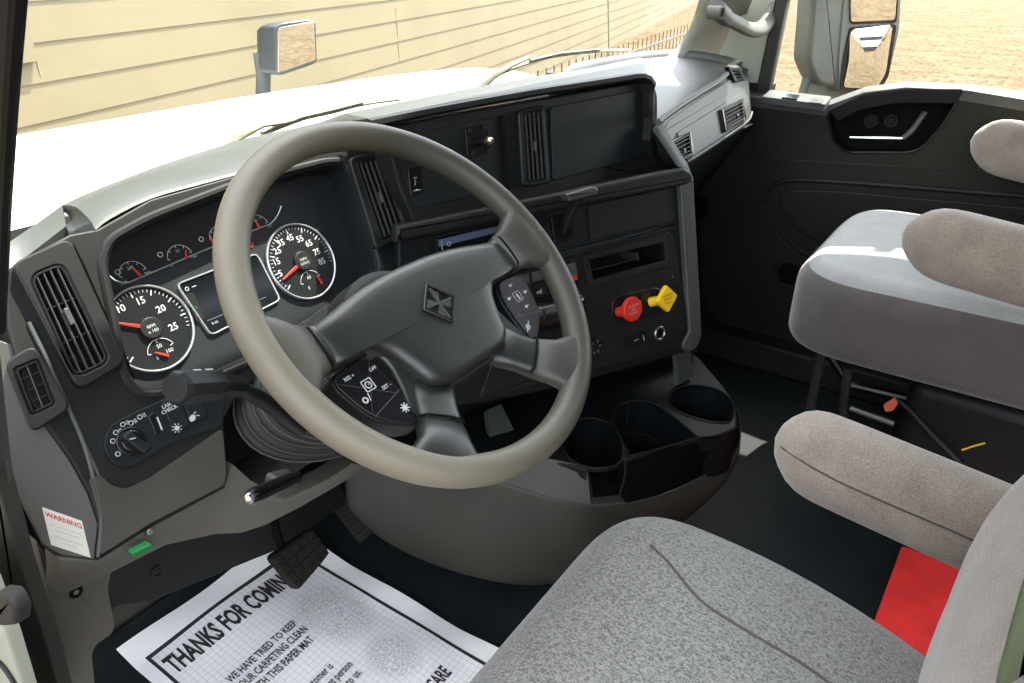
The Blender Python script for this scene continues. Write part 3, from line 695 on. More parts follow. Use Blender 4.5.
for x, y in ((116, 432.5), (113, 441), (118, 454), (123, 424.5), (131, 423), (140, 417)):
    a0, b0 = FA.h(x, y, .0034)
    m.annulus(FA, (a0, b0), .0028, .0019, .003, .0036, .0002, 12)
    for dx in (.0045, .0062): m.slab(FA, [(a0+dx-.0006, b0-.0022), (a0+dx, b0-.0022), (a0+dx, b0+.0022), (a0+dx-.0006, b0+.0022)], .003, .0036)
a0, b0 = FA.h(132.5, 438, .0225); m.slab(FA, [(a0-.003, b0-.0004), (a0+.003, b0-.002), (a0+.003, b0-.0008), (a0-.003, b0+.0008)], .022, .0226)
m.bar(FA, FA.h(157, 417, .0045), FA.h(162, 430, .0045), .0016, .003, .005)
m.label(FA, 'LAMP', 168, 405, .0058, .0062, 0, .02); m.label(FA, 'CHECK', 169.5, 409.5, .0058, .0062, 0, .02)
m.disc(FA, FA.h(177, 428, .006), .0028, .005, .0063, .0002, 10)
for k in range(8):
    a0, b0 = FA.h(177, 428, .006); c_, s_ = math.cos(k*.785), math.sin(k*.785); m.bar(FA, (a0+.0036*c_, b0+.0036*s_), (a0+.0056*c_, b0+.0056*s_), .0008, .005, .0063)
a0, b0 = FA.h(193, 418, .006); m.slab(FA, rp([(a0-.004, b0-.003), (a0+.001, b0-.003), (a0+.004, b0+.001), (a0+.001, b0+.004), (a0-.004, b0+.002)], .001), .005, .0063); m.bar(FA, (a0+.005, b0+.001), (a0+.008, b0-.001), .001, .005, .0063); m.bar(FA, (a0+.003, b0+.004), (a0+.006, b0+.005), .001, .005, .0063)
part('switch_markings', m, 'white_ink', swb)
for q in ([(162, 402), (178, 394), (190, 425), (174, 435)], [(180, 393), (198, 386), (209, 416), (192, 424)]):
    m = M(); m.px(FA, q, .002, .0056, .003, .0015); part('rocker_switch', m, 'dark_plastic', swb)
m = M(); m.px(FA, [(148, 416), (155, 412), (163, 432), (156, 436)], .002, .0042, .002, .001); part('dimmer_wheel', m, 'gloss_black', swb)

# ================================================================== INSTRUMENT CLUSTER
cl = thing('instrument_cluster', 'black instrument panel with round gauges and red needles behind the steering wheel', 'instrument panel', CL.w(0, -.1))
m = M(); m.slab(CL, CL.H([(85, 262), (108, 228), (150, 205), (345, 150), (365, 165), (398, 280), (380, 310), (150, 410), (120, 400)]), -.015, 0); part('cluster_face', m, 'gauge_face', cl)
m = M(); m.slab(CL, rp(CL.H([(104, 262), (112, 240), (150, 218), (270, 182), (284, 185), (284, 205), (276, 219), (255, 229), (137, 281), (122, 282)]), .006, 4), 0, .003, .001); bd = part('gauge_strip', m, 'gauge_band', cl)
m = M(); m.tube(cat([CL.P(x, y, .003) for x, y in ((110, 276), (117, 281), (127, 282), (137, 279), (200, 252), (262, 227), (272, 222), (278, 214), (281, 206))], 4), .0009, 6); part('strip_outline', m, 'silver_ring', bd)
def pol(c, r, a): return Vector((c[0]+r*math.cos(R(a)), c[1]+r*math.sin(R(a))))
def needle(pl, a, b_, w0, z, parent):
    a, b_ = Vector(a), Vector(b_); t = (b_-a).normalized(); q = Vector((-t.y, t.x))
    m = M(); m.slab(pl, [a+q*w0, a-q*w0, b_-q*w0*.35, b_+q*w0*.35], z, z+.002, .0005); part('needle', m, 'needle_red', parent)
def arc(m, pl, c, r, a0, a1, w_, z, n=14): m.tube([pl.w(*pol(c, r, a0+(a1-a0)*k/n), z) for k in range(n+1)], w_, 5)
def dial(name, cpx, Rr, nums, npx, hub_t, sub):
    c = CL.h(*cpx, .004)
    m = M(); m.disc(CL, c, Rr, 0, .003, .001, 64); d = part(name, m, 'gauge_band', cl)
    m = M(); m.annulus(CL, c, Rr+.0012, Rr-.0014, .001, .006, .0008, 72); part('dial_ring', m, 'silver_ring', d)
    m = M(); m.disc(CL, c, Rr*.26, .003, .008, .002, 40); part('dial_hub', m, 'charcoal_plastic', d)
    needle(CL, c, CL.h(*npx, .007), Rr*.055, .005, d)
    m = M()
    for tx, x, y in nums: m.label(CL, tx, x, y, Rr*.23, .0034, 0, .015)
    for k in range(41):
        a = 215-k*6.1; big = k % 5 == 0
        if a < -20: break
        p, q = pol(c, Rr*.92, a), pol(c, Rr*(.78 if big else .85), a); m.bar(CL, p, q, Rr*(.028 if big else .014), .003, .0036)
    m.text(hub_t[0], lambda x, y: CL.w(c[0]+x, c[1]+.0018+y, .0084), Rr*.11); m.text(hub_t[1], lambda x, y: CL.w(c[0]+x, c[1]-.004+y, .0084), Rr*.11)
    sc_ = Vector(c)+Vector((0, -Rr*.62)); arc(m, CL, sc_, Rr*.34, 20, 165, .00045, .004)
    for a in (20, 92, 165): m.bar(CL, pol(sc_, Rr*.34, a), pol(sc_, Rr*.26, a), .0009, .003, .004)
    for tx, a in sub: m.text(tx, lambda x, y, a=a: CL.w(pol(sc_, Rr*.17, a).x+x, pol(sc_, Rr*.17, a).y+y, .0038), Rr*.13)
    part('dial_markings', m, 'white_ink', d)
    return d, c, sc_
sp_, sc1, ss = dial('speedometer', (302.3, 261.3), .0535, [('5', 280.5, 273.5), ('15', 276.5, 262), ('25', 277.5, 251), ('35', 281, 243), ('45', 290, 238), ('55', 300, 239), ('65', 309, 243.5), ('75', 317, 252), ('85', 322, 261.5)], (283.5, 279.5), ('MPH', 'KM/H'), [('0', 210), ('60', 95)])
needle(CL, Vector(ss)+Vector((.014, -.006)), Vector(ss)+Vector((.012, .008)), .0018, .0045, sp_)
tc_, sc2, ss2 = dial('tachometer', (150.5, 328.3), .051, [('5', 118, 333), ('10', 120.5, 309), ('15', 140.5, 301), ('20', 161, 309), ('25', 173.5, 327)], (118.5, 323), ('RPM', 'x 100'), [('0', 200), ('50', 90), ('100', -5)])
needle(CL, Vector(ss2)+Vector((.004, -.006)), Vector(ss2)+Vector((-.009, .004)), .0018, .0045, tc_)
def small(cpx, n0, n1, t):
    c = CL.h(*cpx, .004); m = M(); arc(m, CL, c, .0165, 10, 170, .0004, .004)
    for a in (10, 50, 90, 130, 170): m.bar(CL, pol(c, .0165, a), pol(c, .0135, a), .0007, .003, .004)
    m.text(t[0], lambda x, y: CL.w(c[0]-.015+x, c[1]-.005+y, .0038), .0055); m.text(t[1], lambda x, y: CL.w(c[0]+x, c[1]+.009+y, .0038), .0055); m.text(t[2], lambda x, y: CL.w(c[0]+.016+x, c[1]-.003+y, .0038), .0055)
    g = part('small_gauge', m, 'white_ink', cl)
    needle(CL, CL.h(*n0, .005), CL.h(*n1, .005), .0014, .004, g)
small((134, 275), (140.5, 275.5), (132, 266.5), ('100', '200', '300')); small((181, 258), (186.5, 259), (186, 250), ('0', '90', '150'))
small((222, 238), (214, 244), (210, 235), ('0', '90', '150')); small((258.5, 227), (260, 228.5), (255.5, 220.5), ('0', '90', '150'))
m = M()
for x, y in ((160.5, 254.5), (201.5, 239), (118, 272)): m.annulus(CL, CL.h(x, y, .004), .0034, .0025, .003, .0038, .0002, 12)
part('gauge_icon', m, 'white_ink', cl)
m = M(); m.annulus(CL, CL.h(251.5, 244.5, .002), .0038, .0026, 0, .0014, .0002, 12); m.bar(CL, CL.h(250, 244.5, .002), CL.h(253, 244.5, .002), .001, 0, .0016); part('brake_lamp', m, 'red_ink', cl)
dq = rp(CL.H([(176, 284), (257, 253), (281, 300), (211, 336)], .003), .008, 5)
m = M(); m.slab(CL, dq, 0, .0025, .0008); ds = part('information_display', m, 'display_glass', cl)
m = M(); m.ring(CL, inset(dq, -.0004), inset(dq, .0016), 0, .0042, .0005); part('display_outline', m, 'silver_ring', ds)
m = M(); m.px(CL, [(185, 295), (193, 292), (205, 318), (197, 322)], .0025, .0032, .002, .0002); part('gear_bar', m, 'charcoal_plastic', ds)
m = M(); m.label(CL, 'D', 196.5, 307.5, .005, .0036, 0, .02); part('gear_letter', m, 'green_plastic', ds)
m = M(); m.label(CL, 'P', 246, 266, .006, .0036); m.annulus(CL, CL.h(187, 289, .003), .0026, .0018, .0025, .0034, .0002, 12); m.slab(CL, [Vector(CL.h(192, 287.5, .003))+Vector(v) for v in ((0, 0), (.006, 0), (.006, .001), (0, .001))], .0025, .0034)
m.label(CL, '0 mi', 215, 322.5, .005, .0036); part('display_text', m, 'white_ink', ds)
m = M(); m.bar(CL, CL.h(207, 321, .003), CL.h(266, 297, .003), .0008, .0025, .0034); part('display_line', m, 'blue_line_and_reflection', ds)  # blue line of the display graphics

# ================================================================== CENTRE POD
m = M(); m.slab(PO, rp(PO.H([(384, 128), (440, 116), (540, 99), (650, 80), (658, 92), (658, 150), (672, 180), (418, 232), (400, 190)]), [.004, 0, 0, .02, .02, .01, .004, .004, .004], 5), -.10, 0, .004)
part('pod_face', m, 'charcoal_plastic', ang=30)
# brow: thick rounded lip wrapping over the top and down the right side
m = M(); path = cat([PO.P(x, y, .022) for x, y in ((372, 128), (440, 114), (540, 95.5), (600, 86), (636, 80))], 4) + [PO.P(x, y, .022) for x, y in ((644, 79.5), (650, 81.5), (653, 86), (654, 92), (653, 110), (651.5, 138))]
rings = []
for i, p in enumerate(path):
    t = (path[min(i+1, len(path)-1)]-path[max(i-1, 0)]).normalized(); o_ = PO.n.cross(t).normalized()
    if o_.z < 0 and i < 22: o_ = -o_
    if i >= 22 and o_.dot(PO.u) < 0: o_ = -o_
    rings.append([p-PO.n*.05-o_*.0, p-PO.n*.004-o_*.001, p+PO.n*.002+o_*.003, p+PO.n*.001+o_*.010, p-PO.n*.006+o_*.013, p-PO.n*.06+o_*.013])
m.loft(rings); part('pod_brow', m, 'charcoal_plastic', ang=50)
# top skin of the pod to the windshield
m = M(); rows = [[], [], [], []]
for f_, b_ in (((371, 136), (318, 128)), ((372, 128), (320, 122)), ((400, 122), (400, 105)), ((460, 110), (460, 92)), ((540, 96), (540, 75.5)), ((600, 86), (590, 68)), ((640, 80), (622, 61)), ((650, 81), (640, 57.5))):
    p = PO.P(*f_, .018)+Vector((0, 0, .010)); q = Z85.P(*b_)
    rows[0].append(p+Vector((0, 0, -.01))); rows[1].append(p+Vector((.002, .008, .002))); rows[2].append(p.lerp(q, .45)+Vector((0, 0, .012))); rows[3].append(q)
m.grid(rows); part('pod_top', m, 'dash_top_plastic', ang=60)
# right cheek of the pod
m = M(); a = PO.P(654, 84, .018); b2 = PO.P(653, 140, .02); c2 = PO.P(656, 165, .0)
m.grid([[a, PO.P(655, 110, .02), b2, c2], [p+Vector((.02, .24, -.0)) for p in (a, PO.P(655, 110, .02), b2, c2)]], .012, (-1, 0, 0)); part('pod_side', m, 'charcoal_plastic')
# inset panels
m = M(); m.px(PO, [(392, 138), (503, 116), (509, 189), (416, 208)], 0, .003, .004, .001); pp = part('accessory_panel', m, 'dark_plastic')
m = M(); m.px(PO, [(500, 116), (505, 115), (511, 189), (507, 190)], 0, .008, .002, .001); part('panel_rib', m, 'void_black')
m = M(); m.px(PO, [(551, 107), (640, 90), (649, 94), (652, 154), (553, 181)], 0, .006, .006, .002); part('storage_lid', m, 'dark_plastic')
# bracket plate with ball stud
m = M(); m.px(PO, [(465, 128), (488, 123.5), (491.5, 153), (468, 158)], .003, .007, .003, .0008); bp_ = part('mount_plate', m, 'gloss_black', pp)
for x, y in ((469.5, 130.5), (485, 127.5), (472.5, 154), (488, 151)):
    m = M(); m.disc(PO, PO.h(x, y, .008), .0042, .007, .0095, .0012, 12); part('plate_screw', m, 'dark_plastic', bp_)
m = M(); q0 = PO.P(477, 142, .007); m.tube([q0, q0+PO.n*.012, q0+PO.n*.02], [.007, .0055, .0045], 12); part('mount_stem', m, 'gloss_black', bp_)
m = M(); q1 = q0+PO.n*.020; m.tube([q1, q1+PO.n*.004, q1+PO.n*.010, q1+PO.n*.016, q1+PO.n*.019], [.0045, .0068, .0074, .006, .003], 16); part('ball_stud', m, 'brass', bp_)
m = M(); m.px(PO, [(408, 169), (421, 166), (424, 193), (411, 197)], .003, .005, .002, .0008); ub = part('usb_plate', m, 'gloss_black', pp)
m = M(); m.bar(PO, PO.h(415.5, 179, .006), PO.h(415.5, 185, .006), .0008, .005, .0056); m.bar(PO, PO.h(414, 178, .006), PO.h(417, 177.5, .006), .0012, .005, .0056); m.bar(PO, PO.h(414, 191, .006), PO.h(421, 189.5, .006), .001, .005, .0056); m.disc(PO, PO.h(417, 190, .006), .0016, .005, .0056, .0001, 8); part('usb_symbol', m, 'white_ink', ub)
vent(PO, [(518.5, 110), (546, 105), (552, 183), (523, 187)], [(522, 113), (543, 109), (548, 179), (526.5, 182)], 4, 2, (.5, .5, .002, .008), mat='dark_plastic', up=.010, op_r=.006)
# tray floor beside the pod
m = M(); m.grid([[ST.P(640, 182, .0), ST.P(690, 170, .0)], [PO.P(640, 172, -.12)+Vector((0, 0, 0)), PO.P(690, 166, -.10)]], .02, (0, 0, -1)); part('ledge_tray', m, 'dark_plastic')
m = M(); m.grid([[ST.P(680, 163, .010), PA.P(655, 126, .0)], [ST.P(688, 166, .010), PA.P(660, 120, .002)], [ST.P(694, 180, .004), PA.P(686, 160, -.01)]], .012, (-1, .0, -.3))
part('tray_rim', m, 'charcoal_plastic')

# ================================================================== CENTRE STACK
m = M(); so_ = rp(ST.H([(398, 226), (688, 168), (694, 182), (702, 335), (690, 351), (590, 379), (540, 392), (440, 410), (400, 330)]), [.004, .01, .02, .02, .02, .003, .003, .01, .01], 5)
m.slab(ST, so_, -.10, 0, .004); sf = part('stack_face', m, 'dark_plastic', ang=30)
m = M(); m.slab(ST, rp(ST.H([(396, 243), (396, 226), (684, 167), (692, 172), (693, 181), (686, 185)], .016), [.002, .004, .004, .006, .006, .004], 4), 0, .018, .008, 5); part('stack_ledge', m, 'charcoal_plastic', ang=60)
m = M(); m.slab(ST, rp(ST.H([(681, 178), (694, 178), (702.5, 335), (697, 350), (688, 353), (683, 345), (690, 332)], .012), [.003, .005, .012, .015, .01, .01, .005], 4), 0, .012, .004, 4); part('stack_frame', m, 'grey_plastic')
# lower half stands a little proud
m = M(); lo = rp(ST.H([(520, 280), (558, 252), (664, 229), (675, 236), (690, 330), (683, 347), (590, 372), (540, 385), (480, 398)], .006), [.004, .01, .008, .014, .014, .012, .003, .003, .003], 4)
m.slab(ST, lo, 0, .006, .003, 3); lowf = part('switch_panel', m, 'charcoal_plastic', ang=35)
cin = rp(ST.H([(590, 260), (664, 242.5), (667, 260), (594, 280)], .010), .002, 3); cout = rp(ST.H([(582.5, 256), (667, 235), (674, 266), (589, 288)], .010), .002, 3)
cut(lowf, M().slab(ST, inset(cout, .001), -.02, .03)); cut(sf, M().slab(ST, inset(cin, -.001), -.09, .01))
m = M(); m.ring(ST, inset(cout, .0004), cin, -.03, .0095, .001); cu_ = part('storage_slot', m, 'charcoal_plastic')
m = M(); m.ring(ST, inset(cin, -.002), cin, -.09, -.0, .0003); part('slot_liner', m, 'dark_plastic', cu_)
m = M(); m.slab(ST, inset(cin, -.002), -.092, -.088); part('slot_back', m, 'dark_plastic', cu_)
m = M(); m.bar(ST, ST.h(591, 271, -.06), ST.h(633, 261, -.06), .010, -.086, -.05); m.bar(ST, ST.h(633, 252, -.05), ST.h(635, 262, -.05), .006, -.086, -.04); part('slot_bracket', m, 'grey_plastic', cu_)
m = M(); m.px(ST, [(588, 206), (673, 187), (676.5, 221), (591, 239)], 0, .003, .002, .001); part('pocket_door', m, 'charcoal_plastic')
m = M(); m.px(ST, [(555, 262), (672, 230), (676, 223.5), (552, 254)], 0, .010, .002, .003); part('stack_brow', m, 'dark_plastic')
# radio display
m = M(); m.px(ST, [(434, 236), (508, 219), (512, 255), (440, 276)], 0, .004, .003, .001); rd = part('radio', m, 'charcoal_plastic')
m = M(); m.px(ST, [(437, 238), (504, 222), (507, 254), (442, 272)], .004, .005, .002, .0004); scn = part('radio_screen', m, 'display_glass', rd)
m = M(); m.px(ST, [(438, 240), (502, 225), (503, 231), (439, 247)], .005, .0056, .0005, .0001); part('screen_reflection', m, 'blue_line_and_reflection', scn)  # the screen's blue reflection, painted as a flat strip
m = M(); a0, b0 = ST.h(449, 244, .006); m.annulus(ST, (a0, b0), .0035, .0026, .005, .0062, .0002, 14); m.bar(ST, ST.h(441.5, 241, .006), ST.h(442.5, 250, .006), .0012, .005, .0062); part('screen_icons', m, 'white_ink', scn)
# trailer brake lever
m = M(); m.px(ST, [(551, 217), (574, 212), (577, 238), (555, 244)], 0, .006, .004, .002); tb = part('hand_brake', m, 'gloss_black', label='black hand valve lever with a T-shaped grip')
m = M(); m.px(ST, [(556, 222), (569, 219), (572, 235), (559, 239)], .006, .008, .003, .001); part('lever_gate', m, 'void_black', tb)
m = M(); p0 = ST.P(563, 232, .004); p1 = ST.P(571, 212, .022); p2 = ST.P(578, 198, .040); m.tube([p0, p1, p2], [.008, .011, .012], 10, sq=.75); part('lever_arm', m, 'dark_plastic', tb)
G = ST.off(.036); m = M(); m.slab(G, rp(G.H([(565, 194), (593, 186), (598, 189), (597, 195), (584, 198), (569, 202)], .010), .004, 4), -.006, .014, .005, 4); part('t_grip', m, 'louver_grey', tb)
m = M(); m.px(ST, [(540, 216), (546, 215), (549, 226), (543, 228)], 0, .004, .001, .001); part('push_button', m, 'louver_black')
# toggle with pale and red face
m = M(); m.px(ST, [(565, 264), (577, 261), (580, 284), (568, 287)], .006, .009, .003, .001); tg = part('guarded_toggle', m, 'gloss_black')
m = M(); m.px(ST, [(567.5, 265), (576, 262.5), (577.5, 275), (569.5, 278)], .009, .014, .002, .001); part('toggle_tip', m, 'grey_plastic', tg)
m = M(); m.px(ST, [(569.5, 278), (577.5, 275), (578, 280), (570.5, 282)], .009, .013, .001, .001); part('toggle_marker', m, 'red_knob', tg)
# parking brake knobs
m = M(); m.px(ST, [(612, 303), (617, 296), (655, 287), (665, 291), (665, 308), (659, 313), (622, 324), (613, 320)], .004, .0085, .010, .002); kb = part('knob_recess', m, 'gloss_black')
def knob(cx_, cy_, sx_, sy_, sides, rad, rot, mat, name, lab, words, ink):
    s0 = ST.P(sx_, sy_, .008); head = ST.P(cx_, cy_, .040); t = ST.n*.95
    m = M(); m.tube([s0, s0.lerp(head, .55), head-ST.n*.002], [.0095, .0085, .0105], 14); k_ = part(name, m, mat, label=lab)
    a0, b0 = ST.h(cx_, cy_, .044)
    m = M(); m.slab(ST, rp([pol((a0, b0), rad, rot+360/sides*i) for i in range(sides)], rad*.16, 3), .036, .044, .002); part('knob_head', m, mat, k_)
    m = M()
    for i, w_ in enumerate(words): m.text(w_, lambda x, y, i=i: ST.w(a0+x*.97-y*.12, b0+.007-.0068*i+y+x*.05, .0444), .0068)
    part('knob_lettering', m, ink, k_)
knob(633.5, 309.5, 618, 312, 8, .0235, 22.5, 'red_knob', 'red_brake_knob', 'red octagonal trailer air knob', ('TRAILER', 'AIR', 'SUPPLY'), 'white_ink')
knob(668, 299, 650, 302, 4, .0265, 0, 'yellow_knob', 'yellow_brake_knob', 'yellow square parking brake knob', ('PARKING', 'BRAKE', 'PULL'), 'black_ink')
c_ = ST.h(659, 333, .006)
m = M(); m.annulus(ST, c_, .0140, .0100, .006, .0105, .0015, 36); so1 = part('power_outlet', m, 'screw_metal')
m = M(); m.disc(ST, c_, .0102, .004, .0068, .0003); part('outlet_well', m, 'void_black', so1)
m = M(); m.px(ST, [(624.5, 336), (646, 329.5), (649, 343), (627, 350)], .006, .0085, .002, .0008); us = part('usb_socket', m, 'gloss_black')
m = M(); m.bar(ST, ST.h(634, 341, .009), ST.h(638.5, 339.5, .009), .0012, .008, .009); m.bar(ST, ST.h(643.5, 336, .009), ST.h(644.5, 341, .009), .0012, .008, .009); m.disc(ST, ST.h(643.3, 336, .009), .0016, .008, .009, .0001, 8); part('socket_mark', m, 'white_ink', us)
m = M(); m.disc(ST, ST.h(673, 277, .006), .0012, .006, .0068, .0002, 8); part('indicator_dot', m, 'white_ink')
# climate knobs seen through and beside the wheel
def rot_knob(x, y, r_, mat='gloss_black', name='climate_knob', h_=.018):
    c_ = ST.h(x, y, .006+h_); m = M(); m.disc(ST, c_, r_, .006, .006+h_, .003, 40); m.disc(ST, c_, r_*1.15, .006, .010, .002, 40); k_ = part(name, m, mat)
    m = M(); m.disc(ST, c_, r_*.62, .006+h_, .008+h_, .001, 30); part('knob_cap', m, 'charcoal_plastic', k_)
    m = M()
    for k in range(5): m.disc(ST, pol(c_, r_*.82, 40+k*50), r_*.1, .006+h_, .0066+h_, .0001, 8)
    part('knob_dots', m, 'white_ink', k_); return k_
rot_knob(576, 309, .026)
c_ = ST.h(595, 347, .010)
m = M(); m.disc(ST, c_, .0165, .006, .012, .002, 32); bk_ = part('selector_pad', m, 'gloss_black')
m = M()
for k in range(6): m.disc(ST, pol(c_, .0105, k*60), .0032, .011, .0135, .0008, 10)
part('selector_buttons', m, 'louver_grey', bk_)
m = M(); m.px(ST, [(514, 275), (545, 268), (549, 296), (518, 303)], .004, .016, .004, .003); r1 = part('rocker_switch', m, 'dark_plastic')
m = M(); m.px(ST, [(516, 277), (529, 274), (530, 284), (517, 287)], .016, .018, .001, .0005); m2 = m; m.px(ST, [(532, 273), (545, 270), (545, 279), (533, 282)], .016, .018, .001, .0005); part('switch_cap', m, 'grey_plastic', r1)
m = M(); a0, b0 = ST.h(540, 292, .017); m.slab(ST, [(a0-.006, b0-.002), (a0+.001, b0-.002), (a0+.004, b0-.005), (a0+.004, b0+.005), (a0+.001, b0+.002), (a0-.006, b0+.002)], .016, .0168); part('switch_icon', m, 'white_ink', r1)

# ================================================================== PASSENGER SIDE OF THE DASH
m = M(); top_ = [(650, 62), (665, 118), (700, 92), (735, 76), (748, 77)]
# fascia
m = M(); m.slab(PA, rp(PA.H([(663, 130), (668, 119), (700, 97), (738, 74), (749, 79), (752, 116), (742, 130), (692, 163), (684, 160)]), [.01, .01, .01, .02, .02, .02, .01, .01, 0], 4), -.06, 0, .006, 4); part('passenger_fascia', m, 'fascia_grey')
m = M(); m.slab(PA, rp(PA.H([(676, 133), (705, 115), (741, 93), (747, 96), (749, 119), (690, 158), (678, 150)]), .004, 4), 0, .004, .002); part('vent_band', m, 'fascia_grey')
vent(PA, [(672, 140), (691, 131), (695, 155), (680, 163)], [(674, 142), (690, 133.5), (692, 154), (681, 160)], 4, 0, (.4, .65, .004, .004), mat='gloss_black', up=.009, c=.0042, op_r=.002, fr_r=.003, horiz=True)
vent(PA, [(722, 109), (744, 98), (747, 119), (726, 132)], [(724, 110.5), (742.5, 101), (745, 118.5), (727, 129.5)], 4, 0, (.6, .6, .004, .004), mat='gloss_black', up=.009, c=.0042, op_r=.002, fr_r=.003, horiz=True)
m = M(); g0, g1 = PA.P(686, 163, -.02), PA.P(756, 122, -.02)
m.grid([[g0, g1], [g0+Vector((-.02, .10, -.16)), g1+Vector((0, .10, -.16))], [g0+Vector((-.06, .30, -.38)), g1+Vector((0, .30, -.38))]], .02, (0, 1, 0)); part('glovebox_face', m, 'dark_plastic', ang=50)
m = M(); m.tube(cat([PA.P(x, y, .004) for x, y in ((686, 162), (700, 154), (730, 134), (748, 121), (752, 112))], 4), .003, 8); part('fascia_bead', m, 'grey_plastic')
# top skin
m = M(); rows = [[], [], [], [], []]
for f_, b_, in (((662, 124), (600, 64)), ((668, 118), (640, 57.5)), ((684, 107), (668, 54.5)), ((703, 94.5), (692, 55)), ((722, 83), (716, 60)), ((738, 73.5), (735, 66)), ((749, 78), (748, 70))):
    p = PA.P(*f_, -.002); q = Z85.P(*b_); q.z = .85
    rows[0].append(p+Vector((0, 0, -.006))); rows[1].append(p+Vector((0, .006, .003))); rows[2].append(p.lerp(q, .2)+Vector((0, 0, .010))); rows[3].append(p.lerp(q, .6)+Vector((0, 0, .010))); rows[4].append(q)
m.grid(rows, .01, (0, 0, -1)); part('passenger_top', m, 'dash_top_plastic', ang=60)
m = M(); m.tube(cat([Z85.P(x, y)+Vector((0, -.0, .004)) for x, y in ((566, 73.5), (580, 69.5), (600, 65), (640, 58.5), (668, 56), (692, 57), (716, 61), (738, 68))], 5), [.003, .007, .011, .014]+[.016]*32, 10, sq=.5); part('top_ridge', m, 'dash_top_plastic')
m = M(); m.tube(cat([PZ(.862).P(x, y) for x, y in ((658, 122), (674, 110), (700, 93), (718, 82), (727, 74))], 4), .006, 8); part('top_bead', m, 'dash_top_plastic')
vent(PA, [(728, 66), (741, 69), (746, 80), (736, 82)], [(731, 68), (739, 70), (743, 79), (737, 80)], 2, 0, None, mat='gloss_black', up=.008, c=.0, op_r=.001, fr_r=.003, horiz=True)

# grab handle on the passenger pillar
gh = thing('grab_handle', 'grey looped grab handle bolted to the passenger side windshield pillar', 'handle', PY(.66).P(730, 30))
Hh = PY(.66)
m = M(); m.tube(cat([Hh.P(x, y) for x, y in ((716, 8), (724, 16), (738, 24), (752, 30), (763, 27), (772, 14), (780, -4), (792, -40))], 5), [.026]*6+[.020]*30, 12, sq=.75); 
o_ = obj('handle_bar', m, 'handle_grey', gh)
c_ = Hh.h(722, 13, .03); m = M(); m.annulus(Hh, c_, .014, .009, .0, .032, .003, 24); obj('bolt_boss', m, 'handle_grey', gh)
m = M(); m.disc(Hh, c_, .0095, .0, .028, .001, 20); obj('bolt_recess', m, 'void_black', gh)

# ================================================================== CENTRE CONSOLE WITH CUP HOLDERS
T = PZ(.32)
co = thing('centre_console', 'black and grey console with three cup holders below the centre stack', 'console', (.45, .5, 0))
# upper tray shell
outl = [(430, 440), (470, 405), (600, 370), (690, 351), (700, 358), (716, 376), (729, 392), (737, 410), (738, 428), (720, 436), (696, 438), (660, 450), (626, 463), (590, 470), (549, 459), (480, 462)]
o2 = rp(T.H(outl), [.01]*4+[.005]*2+[.02]*3+[.02, .004, 0, .004, .004, .01, .01], 4)
m = M(); m.slab(T, o2, -.13, 0, .006, 3); tray = part('cup_tray', m, 'console_plastic', co, ang=30)
def cup(px, depth, rad, e=.006):
    pts = cat([Vector(p) for p in T.H(px)], 4, True) if rad is None else rp(T.H(px), rad, 6)
    return pts
c1 = cup([(562, 440), (572, 423), (590, 419), (608, 424), (620, 437), (622, 455), (614, 466), (590, 468), (570, 458)], .1, None)
c2_ = cup([(613, 415), (622, 405), (640, 402), (658, 407), (694, 435), (692, 439), (634, 455), (628, 450), (616, 428)], .1, None)
c3 = cup([(669, 403), (676, 390), (695, 386), (714, 389), (728, 398), (733, 410), (728, 422), (706, 421), (684, 414)], .1, None)
for c_ in (c1, c2_, c3): cut(tray, M().slab(T, c_, -.115, .02))
cut(tray, M().slab(T, T.H([(587, 462), (622, 455), (640, 520), (600, 540), (587, 520)]), -.10, .02))
for c_, n_ in ((c1, .10), (c2_, .10), (c3, .10)):
    m = M(); m.ring(T, inset(c_, -.003), c_, -.006, .0035, .0015); part('cup_rim', m, 'charcoal_plastic', co)
m = M(); m.ring(T, c2_, inset(c2_, .003), -.105, -.075, .001); part('cup_step', m, 'charcoal_plastic', co)
# slanted rear tray rising to the stack
m = M(); p = [T.P(x, y) for x, y in ((430, 440), (480, 404), (600, 370), (690, 352))]; q = [ST.P(x, y, -.08) for x, y in ((430, 400), (480, 398), (600, 372), (700, 345))]
m.grid([p, q], .01, (0, 0, -1)); part('console_riser', m, 'console_plastic', co)
m = M(); p0 = ST.P(676, 352, -.02); p1 = T.P(678, 384, .01); p2 = T.P(693, 376, .01); p3 = ST.P(690, 346, -.02); m.grid([[p0, p3], [p1, p2]], .015, (0, .5, -.5)); part('support_post', m, 'grey_plastic', co)
m = M(); p0 = T.P(487, 410, .03); p1 = T.P(490, 437, .0); p2 = T.P(514, 430, .0); p3 = T.P(501, 404, .03); m.grid([[p0, p3], [p1, p2]], .015, (0, .5, -.5)); part('support_post', m, 'grey_plastic', co)
